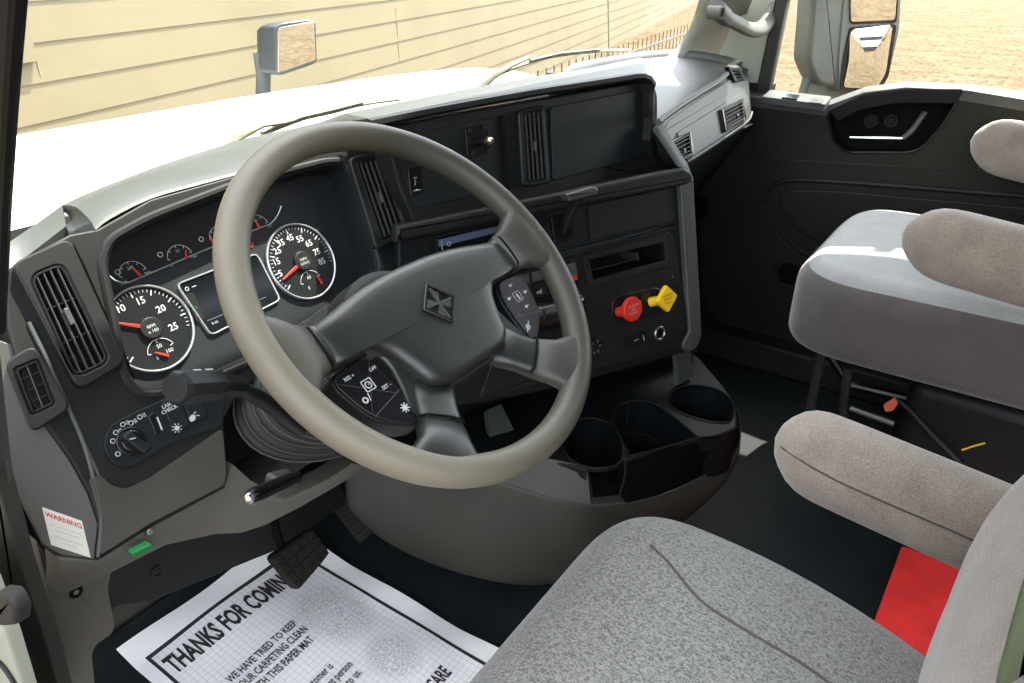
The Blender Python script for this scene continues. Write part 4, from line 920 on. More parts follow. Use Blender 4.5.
# big moulded body under it
m = M()
tp = [((345, 462), .36), ((400, 470), .33), ((470, 475), .30), ((508, 482), .285), ((550, 496), .265), ((591, 505), .25), ((635, 501), .24), ((675, 490), .235), ((705, 475), .23), ((725, 462), .228), ((737, 448), .232), ((740, 430), .25), ((738, 410), .29)]
bt = [((350, 512), .12), ((385, 545), .03), ((440, 572), .01), ((500, 588), .01), ((545, 590), .01), ((590, 580), .04), ((640, 555), .09), ((675, 532), .13), ((705, 508), .165), ((725, 487), .19), ((738, 462), .21), ((741, 440), .235), ((739, 415), .28)]
rows = [[], [], [], [], []]; fwd = []
for (a_, za), (b_, zb) in zip(tp, bt):
    p, q = PZ(za).P(*a_), PZ(zb).P(*b_); rows[0].append(p+Vector((-.004, .010, -.002))); rows[1].append(p); mid = p.lerp(q, .5); n_ = (CAM-mid).normalized()
    rows[2].append(p.lerp(q, .33)+n_*.018); rows[3].append(p.lerp(q, .7)+n_*.016); rows[4].append(q)
rows = [cat(r_, 3) for r_ in rows]
m.grid(rows, .02, (.25, .9, .3)); part('console_body', m, 'warm_grey_plastic', co, ang=None, sub=1)
m = M(); up_ = [((549, 459), .32), ((575, 464), .32), ((587, 467), .32)]
fb = M(); a_ = [T.P(x, y, 0) for x, y in ((470, 462), (520, 460), (549, 459), (587, 467))]; b_ = [PZ(z).P(x, y) for (x, y), z in (((470, 476), .30), ((508, 483), .285), ((550, 497), .265), ((591, 506), .25))]
fb.grid([a_, b_], .006, (.3, .9, 0)); part('console_front', fb, 'warm_grey_plastic', co)
a_ = [T.P(x, y, 0) for x, y in ((626, 463), (660, 450), (696, 438.5), (720, 436), (738, 428))]; b_ = [PZ(z).P(x, y) for (x, y), z in (((626, 503), .245), ((660, 495), .238), ((696, 480), .232), ((722, 464), .228), ((738, 447), .232))]
m = M(); m.grid([a_, b_], .006, (.3, .9, 0)); part('console_lip', m, 'void_black', co)
m = M(); m.tube(cat([PZ(z).P(x, y) for (x, y), z in tp[1:]], 4), .0025, 8); part('console_seam', m, 'grey_plastic', co)
m = M(); m.tube(cat([T.P(x, y, .002) for x, y in ((585, 466), (588, 470))], 2)+[PZ(.29).P(590, 480), PZ(.262).P(592, 497), PZ(.258).P(600, 500), PZ(.262).P(618, 498), PZ(.29).P(624, 482), T.P(626, 464, .002)], .002, 8); part('slot_edge', m, 'charcoal_plastic', co)
# engine tunnel face behind the console and under the dash
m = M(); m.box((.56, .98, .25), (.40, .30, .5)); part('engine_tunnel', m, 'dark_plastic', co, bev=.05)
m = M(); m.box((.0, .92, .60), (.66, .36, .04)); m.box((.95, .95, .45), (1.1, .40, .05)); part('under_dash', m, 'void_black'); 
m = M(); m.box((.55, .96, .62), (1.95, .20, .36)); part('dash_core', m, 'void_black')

# ================================================================== STEERING COLUMN
sc = thing('steering_column', 'black steering column with ribbed boot, stalk and tilt lever', 'steering column', WH.w(0, 0, -.2))
def col(z, rx, ry, dy=0, n=40): return [WH.w(rx*math.cos(2*math.pi*k/n), dy+ry*math.sin(2*math.pi*k/n), z) for k in range(n)]
m = M(); m.loft([col(-.060, .055, .050), col(-.07, .075, .068), col(-.11, .08, .075), col(-.13, .075, .07, -.004)]); part('column_shroud', m, 'dark_plastic', sc)
m = M(); rg = []
def boot(k): return col(-.110-k*.0038, .082+.0026*math.cos(k*math.pi/2)+k*.0021, .074+.0024*math.cos(k*math.pi/2)+k*.0005, -.006+k*.0002)
for k in range(37): rg.append(boot(k))
m.loft(rg); part('ribbed_boot', m, 'rubber', sc, ang=None)
for k in range(1, 13):
    m = M(); q = boot(k*3); m.tube(q+[q[0], q[1]], .0011, 6, False); part('boot_rib', m, 'grey_plastic', sc)
m = M(); m.loft([col(-.05, .05, .045), col(-.07, .06, .055)]); part('column_hub', m, 'dark_plastic', sc)
# right hand shift stalk
m = M(); m.tube([WH.w(.06, -.03, -.075), WH.w(.12, -.055, -.06), WH.w(.15, -.066, -.056)], [.012, .013, .014], 14); sk = part('shift_stalk', m, 'dark_plastic', sc)
q0, q1 = ST.P(524, 322, .06), ST.P(556, 314, .05)
m = M(); m.tube([q0, q0.lerp(q1, .33), q0.lerp(q1, .36), q0.lerp(q1, .40), q1], [.0235, .0235, .0215, .0235, .0235], 26); part('stalk_barrel', m, 'gloss_black', sk)
q2 = ST.P(556, 350, .05); m = M(); m.tube([ST.P(549, 352, .03), q2-ST.n*.012, q2], [.014, .0135, .011], 22); part('stalk_button', m, 'gloss_black', sk)
m = M(); m.annulus(Plane(q2, ST.u, ST.v), (0, 0), .0095, .0065, .0, .002, .0005, 24); part('button_ring', m, 'silver_ring', sk)
# multifunction stalk on the left
SK = PY(.56)
e0, e1, e2, e3, e4 = PY(.52).P(178, 388), PY(.54).P(216, 385), PY(.555).P(240, 387), PY(.575).P(264, 401), PY(.61).P(300, 428)
ax = (e1-e0).normalized(); sdv = ax.cross(Vector((0, 0, 1))).normalized(); upv = sdv.cross(ax)
def oct_(c, w_, h_, k_=.35): return [c+sdv*x*w_+upv*y*h_ for x, y in ((-1, -k_), (-k_, -1), (k_, -1), (1, -k_), (1, k_), (k_, 1), (-k_, 1), (-1, k_))]
m = M(); m.loft([oct_(e0-ax*.003, .012, .012), oct_(e0, .014, .014), oct_(e1, .0135, .0135), oct_(e1+ax*.004, .0115, .011), oct_(e2, .0095, .0095)]); ts = part('turn_signal_stalk', m, 'dark_plastic', sc, ang=25)
m = M(); m.tube(cat([e2-ax*.004, e3, e4], 6), [.0075]*4+[.0085]*5+[.010]*4, 12); part('stalk_arm', m, 'dark_plastic', ts)
m = M(); c0 = Plane(e0-ax*.0035, sdv, upv); m.disc(c0, (0, 0), .0115, -.001, .001, .0005, 24); part('stalk_end', m, 'charcoal_plastic', ts)
tf = lambda t, lat, up_: e0.lerp(e1, t)+upv*.0167+sdv*lat
m = M()
for t_, s_ in ((.42, 'w'), (.55, '-'), (.72, '\u00b7')): pass
for t_ in (.40, .50, .72, .82):
    c_ = e0.lerp(e1, t_)+upv*.0142; 
    m.tube([c_-ax*.0014, c_+ax*.0014], .0009, 6); m.tube([c_-sdv*.002, c_+sdv*.002], .0006, 6)
part('stalk_markings', m, 'white_ink', ts)
# tilt lever
t0, t1 = PY(.50).P(249, 498), PY(.56).P(296, 477)
m = M(); d_ = (t1-t0); m.tube([t0, t0+d_*.05, t0+d_*.1, t0+d_*.9, t1], [.0055, .0078, .0082, .0072, .007], 14); tl = part('tilt_lever', m, 'gloss_black', sc)
m = M(); m.ball(t0, .0052); part('lever_tip', m, 'chrome', tl)
m = M(); K4 = PY(.57); m.px(K4, [(278, 480), (300, 474), (300, 487), (290, 500), (276, 499)], -.02, 0, .006, .003); part('lever_bracket', m, 'warm_grey_plastic', sc)
m = M(); m.tube([WH.w(0, -.02, -.20), Vector((.02, .98, .30)), Vector((.03, 1.2, .06))], [.06, .035, .03], 14); part('column_shaft', m, 'dark_plastic', sc)

# ================================================================== STEERING WHEEL
sw = thing('steering_wheel', 'large worn steering wheel with a grey-beige rim, dark hub and four spokes', 'steering wheel', WH.o)
RM, RT = .2175, .0172
m = M(); N = 128
rings = [[WH.w((RM+RT*math.cos(q)*1.0)*math.cos(a), (RM+RT*math.cos(q))*math.sin(a), RT*1.05*math.sin(q)) for q in [2*math.pi*k/18 for k in range(18)]] for a in [2*math.pi*i/N for i in range(N)]]
L_ = [m.vs(r_) for r_ in rings]
for a_, b_ in zip(L_, L_[1:]+L_[:1]): m.bridge(a_, b_)
rim = part('rim', m, 'rim_leather', sw, ang=None, label='smooth rim, paler on its left side')
def plate(pts, z0, z1, r, rad, mat, name, parent=sw, mirror=False, n=4):
    q = [(-x if mirror else x, y) for x, y in pts]
    m = M(); m.slab(WH, rp(q, rad, 5), z0, z1, r, n); return part(name, m, mat, parent, ang=50)
# spokes (metres in the wheel plane)
def spoke(side, secs, name, mat='hub_plastic'):
    """secs: centre x,y, half width, z, half thickness; swept to blend into the rim"""
    m = M(); rings = []
    P = [Vector((side*x, y)) for x, y, *_ in secs]
    for i, (x, y, hw, z, th) in enumerate(secs):
        t = (P[min(i+1, len(P)-1)]-P[max(i-1, 0)]).normalized(); q = Vector((-t.y, t.x)); rg_ = []
        for k in range(20):
            a = 2*math.pi*k/20; ca, sa = math.cos(a), math.sin(a)
            ex = .62; X = math.copysign(abs(ca)**ex, ca)*hw; Z = math.copysign(abs(sa)**ex, sa)*th
            p = P[i]+q*X; rg_.append(WH.w(p.x, p.y, z+Z))
        rings.append(rg_)
    m.loft(rings); return part(name, m, mat, sw, ang=None)
for s_ in (-1, 1):
    spoke(s_, [(.085, .000, .030, -.030, .014), (.125, -.002, .027, -.024, .014), (.150, -.002, .026, -.017, .0135), (.170, .0, .027, -.012, .013)], 'upper_spoke')
    spoke(s_, [(.156, -.002, .0262, -.0155, .0132), (.175, .000, .030, -.008, .0140), (.190, .001, .040, .0, .0150), (.204, .001, .052, .0, .0158), (.214, .001, .062, .0, .0150), (.222, .001, .064, .0, .010)], 'spoke_root', 'rim_pale' if s_ < 0 else 'rim_olive')  # upper roots: paler on the left, olive on the right
    spoke(s_, [(.055, -.085, .030, -.028, .013), (.074, -.112, .026, -.022, .013), (.090, -.135, .026, -.015, .013), (.096, -.143, .027, -.012, .013)], 'lower_spoke')
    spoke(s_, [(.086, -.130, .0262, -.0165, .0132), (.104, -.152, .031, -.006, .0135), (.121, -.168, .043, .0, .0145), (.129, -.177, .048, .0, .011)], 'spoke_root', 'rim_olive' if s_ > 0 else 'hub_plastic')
# hub cover
hub = [(-.132, -.016), (-.134, .008), (-.112, .023), (-.08, .032), (-.04, .042), (0, .045), (.04, .042), (.08, .032), (.112, .023), (.134, .008), (.132, -.016), (.108, -.022), (.093, -.044), (.098, -.075), (.112, -.112), (.098, -.122), (.070, -.106), (.045, -.108), (0, -.108), (-.045, -.108), (-.070, -.106), (-.098, -.122), (-.112, -.112), (-.098, -.075), (-.093, -.044), (-.108, -.022)]
hr = [.006, .01, .04, .05, .05, .05, .05, .05, .04, .01, .006, .02, .03, .04, .008, .008, .012, .03, .03, .03, .012, .008, .008, .04, .03, .02]
m = M(); m.slab(WH, rp(hub, hr, 4), -.055, -.016, .006, 3); hb_ = part('hub_base', m, 'hub_plastic', sw, ang=60)
dome = [(-.156, -.026), (-.160, -.004), (-.157, .018), (-.120, .028), (-.08, .036), (-.04, .040), (0, .041), (.04, .040), (.08, .036), (.120, .028), (.157, .018), (.160, -.004), (.156, -.026), (.118, -.024), (.094, -.040), (.080, -.068), (.070, -.092), (.045, -.103), (0, -.104), (-.045, -.103), (-.070, -.092), (-.080, -.068), (-.094, -.040), (-.118, -.024)]
m = M(); D3 = cat([Vector(p) for p in dome], 4, True); dc = Vector((0, -.03))
m.loft([[WH.w(dc.x+(p.x-dc.x)*s, dc.y+(p.y-dc.y)*s, z) for p in D3] for s, z in ((1.0, -.030), (1.0, -.014), (.99, -.009), (.965, -.005), (.92, -.0015), (.84, .0005), (.7, .0015), (.5, .0025), (.25, .0028), (.05, .0029))]); hc = part('airbag_cover', m, 'hub_plastic', sw, ang=None)
# badge: raised diamond with a crossed emblem
BZ = .0025; bc = (.0, -.014)
dia = [(bc[0]-.0215, bc[1]+.0), (bc[0], bc[1]+.026), (bc[0]+.0215, bc[1]), (bc[0], bc[1]-.026)]
bq = WH.H([(424.5, 285), (453, 297.5), (452, 324), (422, 311)], BZ)
m = M(); m.ring(WH, rp(bq, .002, 3), inset(rp(bq, .002, 3), .0035), BZ-.002, BZ+.004, .001); em = part('diamond_badge', m, 'gloss_black', sw)
m = M(); m.slab(WH, inset(rp(bq, .002, 3), .003), BZ-.002, BZ+.0008); part('badge_field', m, 'dark_plastic', em)
m = M(); B = [Vector(p) for p in bq]; ce = sum(B, Vector((0, 0)))/4
for i in range(4):
    a_, b_ = B[i].lerp(B[(i+1) % 4], .5), B[i]
    m.slab(WH, [ce, ce.lerp(b_, .8), ce.lerp(B[(i+1) % 4], .8).lerp(ce.lerp(b_, .8), .55)], BZ, BZ+.0025, .0004)
m.bar(WH, ce.lerp(B[0], .75), ce.lerp(B[2], .75), .0022, BZ, BZ+.0038); m.bar(WH, ce.lerp(B[1], .78), ce.lerp(B[3], .78), .0022, BZ, BZ+.0036)
part('badge_emblem', m, 'louver_grey', em)
m = M(); a0, b0 = WH.h(466, 344, BZ); m.text('AIRBAG', lambda x, y: WH.w(a0+x, b0+y, BZ+.0004), .004); part('embossed_mark', m, 'dark_plastic', hc)
# seams between spoke covers and rim
for s_ in (-1, 1):
    m = M(); m.tube([WH.w(s_*.161, .025, -.008), WH.w(s_*.161, .019, -.0005), WH.w(s_*.161, .0, .0008), WH.w(s_*.161, -.021, -.0008), WH.w(s_*.161, -.028, -.010)], .0014, 6); part('spoke_seam', m, 'void_black', sw)
    m = M(); m.tube([WH.w(s_*.064, -.147, -.010), WH.w(s_*.069, -.143, -.003), WH.w(s_*.086, -.130, -.0010), WH.w(s_*.103, -.117, -.003), WH.w(s_*.108, -.113, -.010)], .0014, 6); part('spoke_seam', m, 'void_black', sw)
# switch pods
pod = [(-.166, -.036), (-.140, -.029), (-.117, -.031), (-.107, -.050), (-.104, -.080), (-.106, -.117), (-.113, -.119), (-.130, -.110), (-.150, -.092), (-.162, -.066)]
for s_ in (-1, 1):
    q = cat([Vector((x*-s_ if s_ == 1 else x, y)) for x, y in pod], 3, True)
    m = M(); m.slab(WH, q, -.046, -.0165, .003, 3); sp1 = part('switch_pod', m, 'gloss_black' if 0 else 'dark_plastic', sw, ang=50)
    m = M(); m.slab(WH, inset(q, .002), -.017, -.013, .0015); bt_ = part('button_pad', m, 'gloss_black', sp1)
    m = M(); ix = lambda x, y: (x*(-s_) if s_ == 1 else x, y)
    m.bar(WH, ix(-.150, -.089), ix(-.106, -.079), .0012, -.0132, -.0127); m.bar(WH, ix(-.163, -.042), ix(-.112, -.080), .0006, -.0132, -.0129); m.bar(WH, ix(-.115, -.036), ix(-.150, -.084), .0006, -.0132, -.0129)
    part('button_gap', m, 'louver_grey', bt_)
    m = M(); c_ = ix(-.134, -.058); rq = rp([(c_[0]+x*.0068, c_[1]+y*.0068) for x, y in ((-1, -1), (1, -1), (1, 1), (-1, 1))], .002, 3)
    if s_ == -1:
        m.ring(WH, rq, inset(rq, .0012), -.0132, -.0124, .0003)
        m.annulus(WH, c_, .0042, .003, -.0132, -.0124, .0002, 16); m.bar(WH, (c_[0], c_[1]), (c_[0]+.003, c_[1]+.002), .001, -.0132, -.0124)
        for tx, x, y in (('RES +', -.148, -.042), ('OFF', -.118, -.046), ('SET -', -.117, -.069)): m.text(tx, lambda X, Y, x=x, y=y: WH.w(x+X, y+Y, -.0124), .0058, bold=.02)
        m.annulus(WH, (-.148, -.070), .0036, .002, -.0132, -.0124, .0002, 14); m.bar(WH, (-.143, -.073), (-.141, -.065), .001, -.0132, -.0124)
        e_ = (-.114, -.098)
        for k in range(4): m.bar(WH, pol(e_, .0055, 20+k*45), pol(e_, -.0055, 20+k*45), .0012, -.0132, -.0124)
        m.disc(WH, e_, .003, -.0132, -.0123, .0002, 12)
    else:
        m.ring(WH, rq, inset(rq, .0006), -.0132, -.0127, .0002)
        m.bar(WH, (c_[0]-.002, c_[1]-.004), (c_[0]+.002, c_[1]-.004), .001, -.0132, -.0124); m.bar(WH, (c_[0], c_[1]-.004), (c_[0], c_[1]+.004), .002, -.0132, -.0124)
        for x, y in ((.134, -.041), (.150, -.058), (.117, -.055), (.135, -.075)): m.disc(WH, (x, y), .0022, -.0132, -.0124, .0002, 8); m.bar(WH, (x+.002, y), (x+.005, y+.001), .001, -.0132, -.0124)
        e_ = (.114, -.098); m.annulus(WH, e_, .0036, .0026, -.0132, -.0124, .0002, 12); m.bar(WH, (e_[0]-.006, e_[1]-.005), (e_[0]+.007, e_[1]+.006), .0012, -.0132, -.0124)
    part('button_icons', m, 'white_ink', bt_)

# ================================================================== PEDALS
bp_ = thing('brake_pedal', 'hanging brake pedal with a square ribbed rubber pad over the paper mat', 'pedal', PY(.93).P(298, 575))
quad = [(270, 558), (313, 528), (331, 553), (298, 592)]
o0 = PY(.90).P(300, 560); pu = (PY(.90).P(313, 528)-PY(.90).P(270, 558))
BPn = Plane(o0, (1, 0, 0), Vector((0, .42, .9)))
m = M(); bq_ = rp(BPn.H(quad, .012), .012, 5); m.slab(BPn, bq_, -.006, .012, .005, 4); pad = obj('pedal_pad', m, 'pedal_rubber', bp_)
Q = [Vector(p) for p in BPn.H(quad, .012)]
for i in range(5):
    for j in range(4):
        a_, b_, c_, d_ = bil(Q, (i+.14)/5, (j+.14)/4), bil(Q, (i+.86)/5, (j+.14)/4), bil(Q, (i+.86)/5, (j+.86)/4), bil(Q, (i+.14)/5, (j+.86)/4)
        if (i, j) in ((0, 0), (4, 0), (4, 3), (0, 3)): a_, b_, c_, d_ = [p.lerp((a_+b_+c_+d_)/4, .25) for p in (a_, b_, c_, d_)]
        m = M(); m.slab(BPn, [a_, b_, c_, d_], .011, .0145, .001); obj('tread_block', m, 'pedal_rubber', pad)
m = M(); m.tube([BPn.P(286, 556, -.01), PY(.95).P(277, 535), PY(1.0).P(272, 508), PY(1.05).P(272, 470)], [.010, .009, .009, .011], 10, sq=.6); obj('pedal_arm', m, 'gloss_black', bp_)
ap = thing('accelerator_pedal', 'dark ridged accelerator pedal in the shadow right of the brake pedal', 'pedal', PZ(.02).P(365, 540))
q4 = [PZ(.10).P(330, 506), PZ(.12).P(352, 490), PZ(.03).P(382, 527), PZ(.02).P(360, 545)]
APn = Plane((q4[0]+q4[2])/2, (q4[1]-q4[0]), ((q4[1]-q4[2])-(q4[1]-q4[0])*((q4[1]-q4[2]).dot(q4[1]-q4[0])/(q4[1]-q4[0]).length_squared)))
qa = [(330, 506), (352, 489), (382, 525), (360, 545)]
m = M(); m.slab(APn, rp(APn.H(qa, .01), .010, 4), -.008, .01, .004); apd = obj('pedal_pad', m, 'pedal_rubber', ap)
Q = [Vector(p) for p in APn.H(qa, .01)]
for j in range(9):
    m = M(); m.bar(APn, bil(Q, .1, (j+.7)/9.6), bil(Q, .9, (j+.7)/9.6), .004, .009, .013); obj('tread_bar', m, 'pedal_rubber', apd)
m = M(); m.tube([APn.P(350, 505, -.01), PY(1.12).P(335, 490), PY(1.2).P(325, 450)], .009, 8); obj('pedal_arm', m, 'gloss_black', ap)

# ================================================================== PAPER FLOOR MAT
F0 = PZ(.006)
def wave(x, y):
    z = .006+.0025*math.sin(x*23+y*9)+.002*math.sin(y*31-x*6)
    z += max(0, x-.10)*.10*(1+math.sin(y*26))+max(0, y-1.05)*.12*(1+math.sin(x*21)); return z
X0, X1, Y0, Y1 = -.238, .155, .30, 1.108
def ppt(x, y, dz=0): return Vector((x, y, wave(x, y)+dz))
m = M(); m.grid([[ppt(X0+(X1-X0)*i/40, Y0+(Y1-Y0)*j/80) for i in range(41)] for j in range(81)], .0006, (0, 0, -1))
pm = obj('paper_mat', m, None, None); tag(pm, 'white printed paper floor mat reading THANKS FOR COMING under the brake pedal', 'mat')
mt, nt_, b = base('paper', (.86, .85, .85), .8, 0, .2); L = nt_.links
tc = node(nt_, 'ShaderNodeTexCoord'); n1 = node(nt_, 'ShaderNodeTexNoise', i_Scale=14.0, i_Detail=9.0, i_Roughness=.7); L.new(tc.outputs['Object'], n1.inputs['Vector'])
ms = []
for (sx_, sy_, rad) in ((.075, .475, .075), (.145, .385, .05)):      # boot prints, in paper coordinates
    vs_ = node(nt_, 'ShaderNodeVectorMath', operation='DISTANCE'); mp = node(nt_, 'ShaderNodeMapping'); mp.inputs['Location'].default_value = (-(F0.h(333, 612)[0]+.0415 if rad > .06 else F0.h(393, 656)[0]+.0415), -.75*(F0.h(333, 612)[1]-.704 if rad > .06 else F0.h(393, 656)[1]-.704), 0); mp.inputs['Scale'].default_value = (1, .75, 0)
    L.new(tc.outputs['Object'], mp.inputs[0]); L.new(mp.outputs[0], vs_.inputs[0])
    mr = node(nt_, 'ShaderNodeMapRange'); mr.inputs[1].default_value = rad; mr.inputs[2].default_value = rad*.6; L.new(vs_.outputs['Value'], mr.inputs[0]); ms.append(mr)
ad = node(nt_, 'ShaderNodeMath', operation='MAXIMUM'); L.new(ms[0].outputs[0], ad.inputs[0]); L.new(ms[1].outputs[0], ad.inputs[1])
n3 = node(nt_, 'ShaderNodeTexNoise', i_Scale=330.0, i_Detail=4.0); L.new(tc.outputs['Object'], n3.inputs['Vector'])
rr = node(nt_, 'ShaderNodeMapRange'); rr.inputs[1].default_value = .42; rr.inputs[2].default_value = .62; L.new(n3.outputs[0], rr.inputs[0])
mm = node(nt_, 'ShaderNodeMath', operation='MULTIPLY'); L.new(ad.outputs[0], mm.inputs[0]); L.new(rr.outputs[0], mm.inputs[1])
m5 = node(nt_, 'ShaderNodeMath', operation='MULTIPLY'); m5.inputs[1].default_value = .6; L.new(mm.outputs[0], m5.inputs[0])
mx = node(nt_, 'ShaderNodeMixRGB'); mx.inputs[1].default_value = (.86, .85, .85, 1); mx.inputs[2].default_value = (.24, .22, .18, 1); L.new(m5.outputs[0], mx.inputs[0])
L.new(mx.outputs[0], b.inputs['Base Color']); pm.data.materials.append(mt)
def strip(m, x0, y0, x1, y1, w_, dz=.0007, n=30):
    d = Vector((x1-x0, y1-y0)); q = Vector((-d.y, d.x)).normalized()*w_/2
    m.grid([[ppt(x0+d.x*k/n+s*q.x, y0+d.y*k/n+s*q.y, dz) for k in range(n+1)] for s in (-1, 1)])
BX0, BX1, BY1 = -.213, .118, 1.052
m = M()
x = BX0
k = 0
gx = [BX0+(BX1-BX0)*i/30 for i in range(1, 30)]; gy = [BY1-.0112*i for i in range(1, 66)]
for x in gx: strip(m, x, Y0, x, BY1, .0007, .0005)
for y in gy: strip(m, BX0, y, BX1, y, .0007, .0005)
obj('printed_grid', m, 'line_ink', pm)
m = M(); strip(m, BX0, Y0, BX0, BY1, .006); strip(m, BX0-.003, BY1, BX1+.003, BY1, .009); strip(m, BX1, Y0, BX1, BY1, .006); obj('printed_border', m, 'black_ink', pm)
def ptext(m, s, xc, yc, size, sx=1, bold=.0, al=None): m.text(s, lambda X, Y: ppt(xc+X*sx, yc+Y, .0011), size, bold=bold)
for t_, x_, y_, z_, sx_, b_ in (('THANKS FOR COMING', -.066, 1.002, .062, .425, .035), ('WE HAVE TRIED TO KEEP', -.085, .897, .025, .52, .02), ('YOUR CARPETING CLEAN', -.085, .870, .025, .52, .02), ('WITH THIS PAPER MAT', -.085, .843, .025, .52, .02),
        ('A customer is', -.072, .775, .024, .55, .015), ('the most important person', -.085, .75, .024, .55, .015), ('to us.', -.03, .725, .024, .55, .015), ('WE CARE', .035, .60, .036, .5, .03)):
    m = M(); ptext(m, t_, x_, y_, z_, sx_, b_); obj('printed_line', m, 'black_ink', pm)
m = M(); n = 12; c_ = (-.142, .795); v = m.vs([ppt(c_[0]+.006*math.cos(k*6.283/n), c_[1]+.006*math.sin(k*6.283/n), .0011) for k in range(n)]); m.f(v); obj('printed_bullet', m, 'black_ink', pm)

# ================================================================== SEATS
def seat(name, lab, x0, x1, yf, yb, z0, z1, topmat, sidemat, sl):
    t = thing(name, lab, 'seat', ((x0+x1)/2, (yf+yb)/2, 0))
    return t
ds_ = seat('driver_seat', 'grey fabric driver seat in the foreground with its right armrest down', 0, 0, 0, 0, 0, 0, 0, 0, 0); ds_.location = (-.02, .05, 0)
DZ = .463
m = rbox(-.345, .205, -.24, .357, .30, DZ, .13, .08, crown=.018, n=7, seg=10, topf=lambda x, y, z: -.75*max(0, .20-y)**2); o_ = obj('cushion', m, 'pebble_grey', ds_, ang=None, sub=1)
DT = PZ(DZ+.014)
m = M(); m.tube(cat(on_skin(o_, [(650, 545), (668, 562), (684, 582), (705, 604), (745, 630), (790, 656), (825, 680), (850, 700)]), 4), .0016, 6); obj('cushion_seam', m, 'seam_dark', o_)
m = M(); m.box((-.02, .05, .16), (.34, .34, .30)); obj('seat_pedestal', m, 'dark_plastic', ds_, bev=.03)
def armrest(x, y0, y1, z, h_, w_, rise, mat='knit_brown'):
    """padded bar along Y; nose at y0"""
    m = M(); rings = []; n = 24
    for i in range(15):
        t = i/14; y = y0+(y1-y0)*t
        s = math.sqrt(max(0, 1-max(0, (1-t/.16))**2)) if t < .16 else 1
        s = max(s, .02); zc = z+rise*t
        rg_ = []
        for k in range(n):
            a = 2*math.pi*k/n; ca, sa = math.cos(a), math.sin(a); ex = .72
            rg_.append(Vector((x+math.copysign(abs(ca)**ex, ca)*w_/2*(.35+.65*s), y, zc+math.copysign(abs(sa)**ex, sa)*h_/2*(.25+.75*s) - (1-s)*h_*.0)))
        rings.append(rg_)
    return m.loft(rings)
m = armrest(.335, .192, -.22, .514, .130, .085, -.045); ar = obj('armrest', m, 'knit_brown', ds_, ang=None, sub=1)
m = M(); m.tube(cat(on_skin(ar, [(781, 447), (800, 460), (822, 473), (850, 487), (900, 509), (950, 530), (985, 546)]), 4), .0012, 6); obj('armrest_seam', m, 'seam_dark', ar)
# backrest with wing
m = M(); rings = []
for zz, yf_, hw in ((.30, -.075, .245), (.36, -.055, .262), (.44, -.045, .272), (.50, -.05, .275), (.56, -.048, .280), (.62, -.056, .282), (.70, -.085, .272), (.85, -.14, .255), (1.0, -.18, .25), (1.1, -.21, .235)):
    rg_ = []
    for k in range(28):
        a = 2*math.pi*k/28; ca, sa = math.cos(a), math.sin(a); rg_.append(Vector((.0+math.copysign(abs(ca)**.5, ca)*hw, yf_-.085+math.copysign(abs(sa)**.7, sa)*.085, zz)))
    rings.append(rg_)
m.loft(rings); obj('backrest', m, 'knit_back', ds_, ang=None, sub=1)
m = M(); S1 = PX(-.16); m.px(PX(-.12), [(1030, 560), (1060, 500), (1100, 800), (990, 800), (994, 690)], -.012, 0, .01, .005); obj('side_shield', m, 'olive_plastic', ds_)

ps = thing('passenger_seat', 'grey and brown fabric passenger seat with two armrests by the far door', 'seat', (1.08, .05, 0))
def ptop(x, y, z): return -.030*max(0, min(1, (y-.10)/.25))**2 + (.0 if y > -.05 else -.0)
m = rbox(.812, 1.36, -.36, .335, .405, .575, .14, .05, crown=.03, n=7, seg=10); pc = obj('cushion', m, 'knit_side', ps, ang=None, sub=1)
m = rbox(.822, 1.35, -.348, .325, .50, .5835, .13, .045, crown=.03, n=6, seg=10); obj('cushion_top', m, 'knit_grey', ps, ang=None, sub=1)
for xx, yy, zz, lb in ((.80, .150, .690, 'near armrest'), (1.40, .125, .742, 'far armrest beside the door')):
    m = armrest(xx, yy, -.34, zz, .125, .085, -.05); a_ = obj('armrest', m, 'knit_brown', ps, ang=None, sub=1); a_['label'] = lb
m = rbox(.85, 1.33, -.50, -.34, .5, 1.1, .07, .05, n=5); obj('backrest', m, 'knit_side', ps, ang=None)
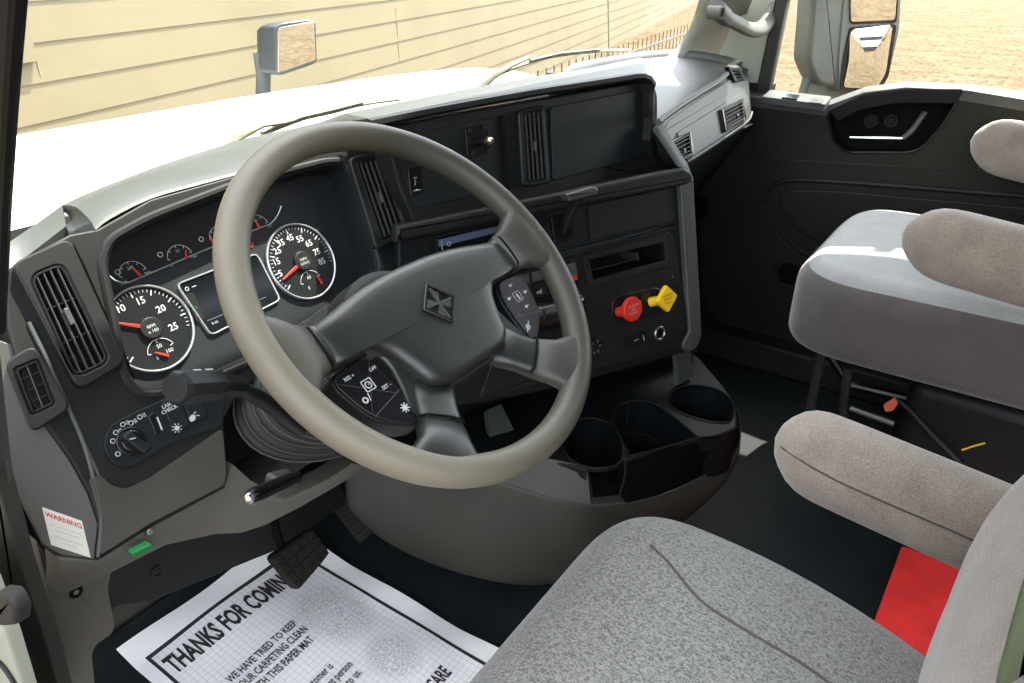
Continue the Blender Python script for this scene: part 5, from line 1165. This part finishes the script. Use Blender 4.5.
# black seat frame
fr_ = []
def rod(name, pts, r_, mat='gloss_black'): m = M(); m.tube(pts, r_, 10); return obj(name, m, mat, ps)
rod('frame_leg', [PX(.90).P(822, 352), PX(.90).P(812, 400), PX(.90).P(806, 440)], .011, 'rubber'); rod('frame_leg', [PX(.90).P(848, 368), PX(.90).P(843, 410), PX(.92).P(846, 430), PX(.92).P(960, 470), PX(.92).P(1024, 490)], .010, 'rubber')
rod('frame_rail', [PX(1.24).P(822, 345), PX(1.24).P(850, 385), PX(1.24).P(1040, 430)], .012)
m = M(); m.box((1.10, -.12, .24), (.36, .40, .24)); obj('seat_suspension', m, 'dark_plastic', ps, bev=.03)
m = M(); m.box((1.16, -.12, .03), (.34, .46, .06)); obj('seat_base', m, 'dark_plastic', ps, bev=.01)
rod('slide_rail', [PX(.86).P(850, 408), PX(.86).P(894, 424)], .006, 'screw_metal')
# red tag hanging on its cable, belt buckle end
t_ = thing('red_tag', 'small red tag on a black cable under the passenger seat cushion', 'tag', PX(.88).P(890, 412))
m = M(); TG = PX(.885); m.px(TG, [(883, 405), (893, 399), (896, 396), (898, 404), (893, 411), (885, 412)], -.002, .002, .004, .001); obj('tag_leaf', m, 'orange_red', t_)
m = M(); m.tube([TG.P(896, 398), TG.P(910, 410), TG.P(930, 432), TG.P(960, 462)], [.003, .006, .009, .009], 8); obj('tag_cable', m, 'dark_plastic', t_)
# small yellow wire
m = M(); yy = PX(.90); m.tube(cat([yy.P(x, y) for x, y in ((962, 450), (974, 446), (985, 443))], 4), .0018, 6); yw = obj('yellow_wire', m, 'yellow_knob'); tag(yw, 'short yellow wire end under the passenger seat', 'wire')

# red panel between the seats
m = M(); pp = [PZ(.02).P(x, y) for x, y in ((905, 550), (1000, 555), (1000, 740), (860, 632))]
RF = PZ(.02); m.px(RF, [(902, 545), (1010, 585), (1010, 760), (905, 760), (872, 626)], -.018, 0, .01, .003); rb = obj('red_mat', m, 'red_felt'); tag(rb, 'bright red flat mat on the floor between driver cushion and armrest', 'mat')
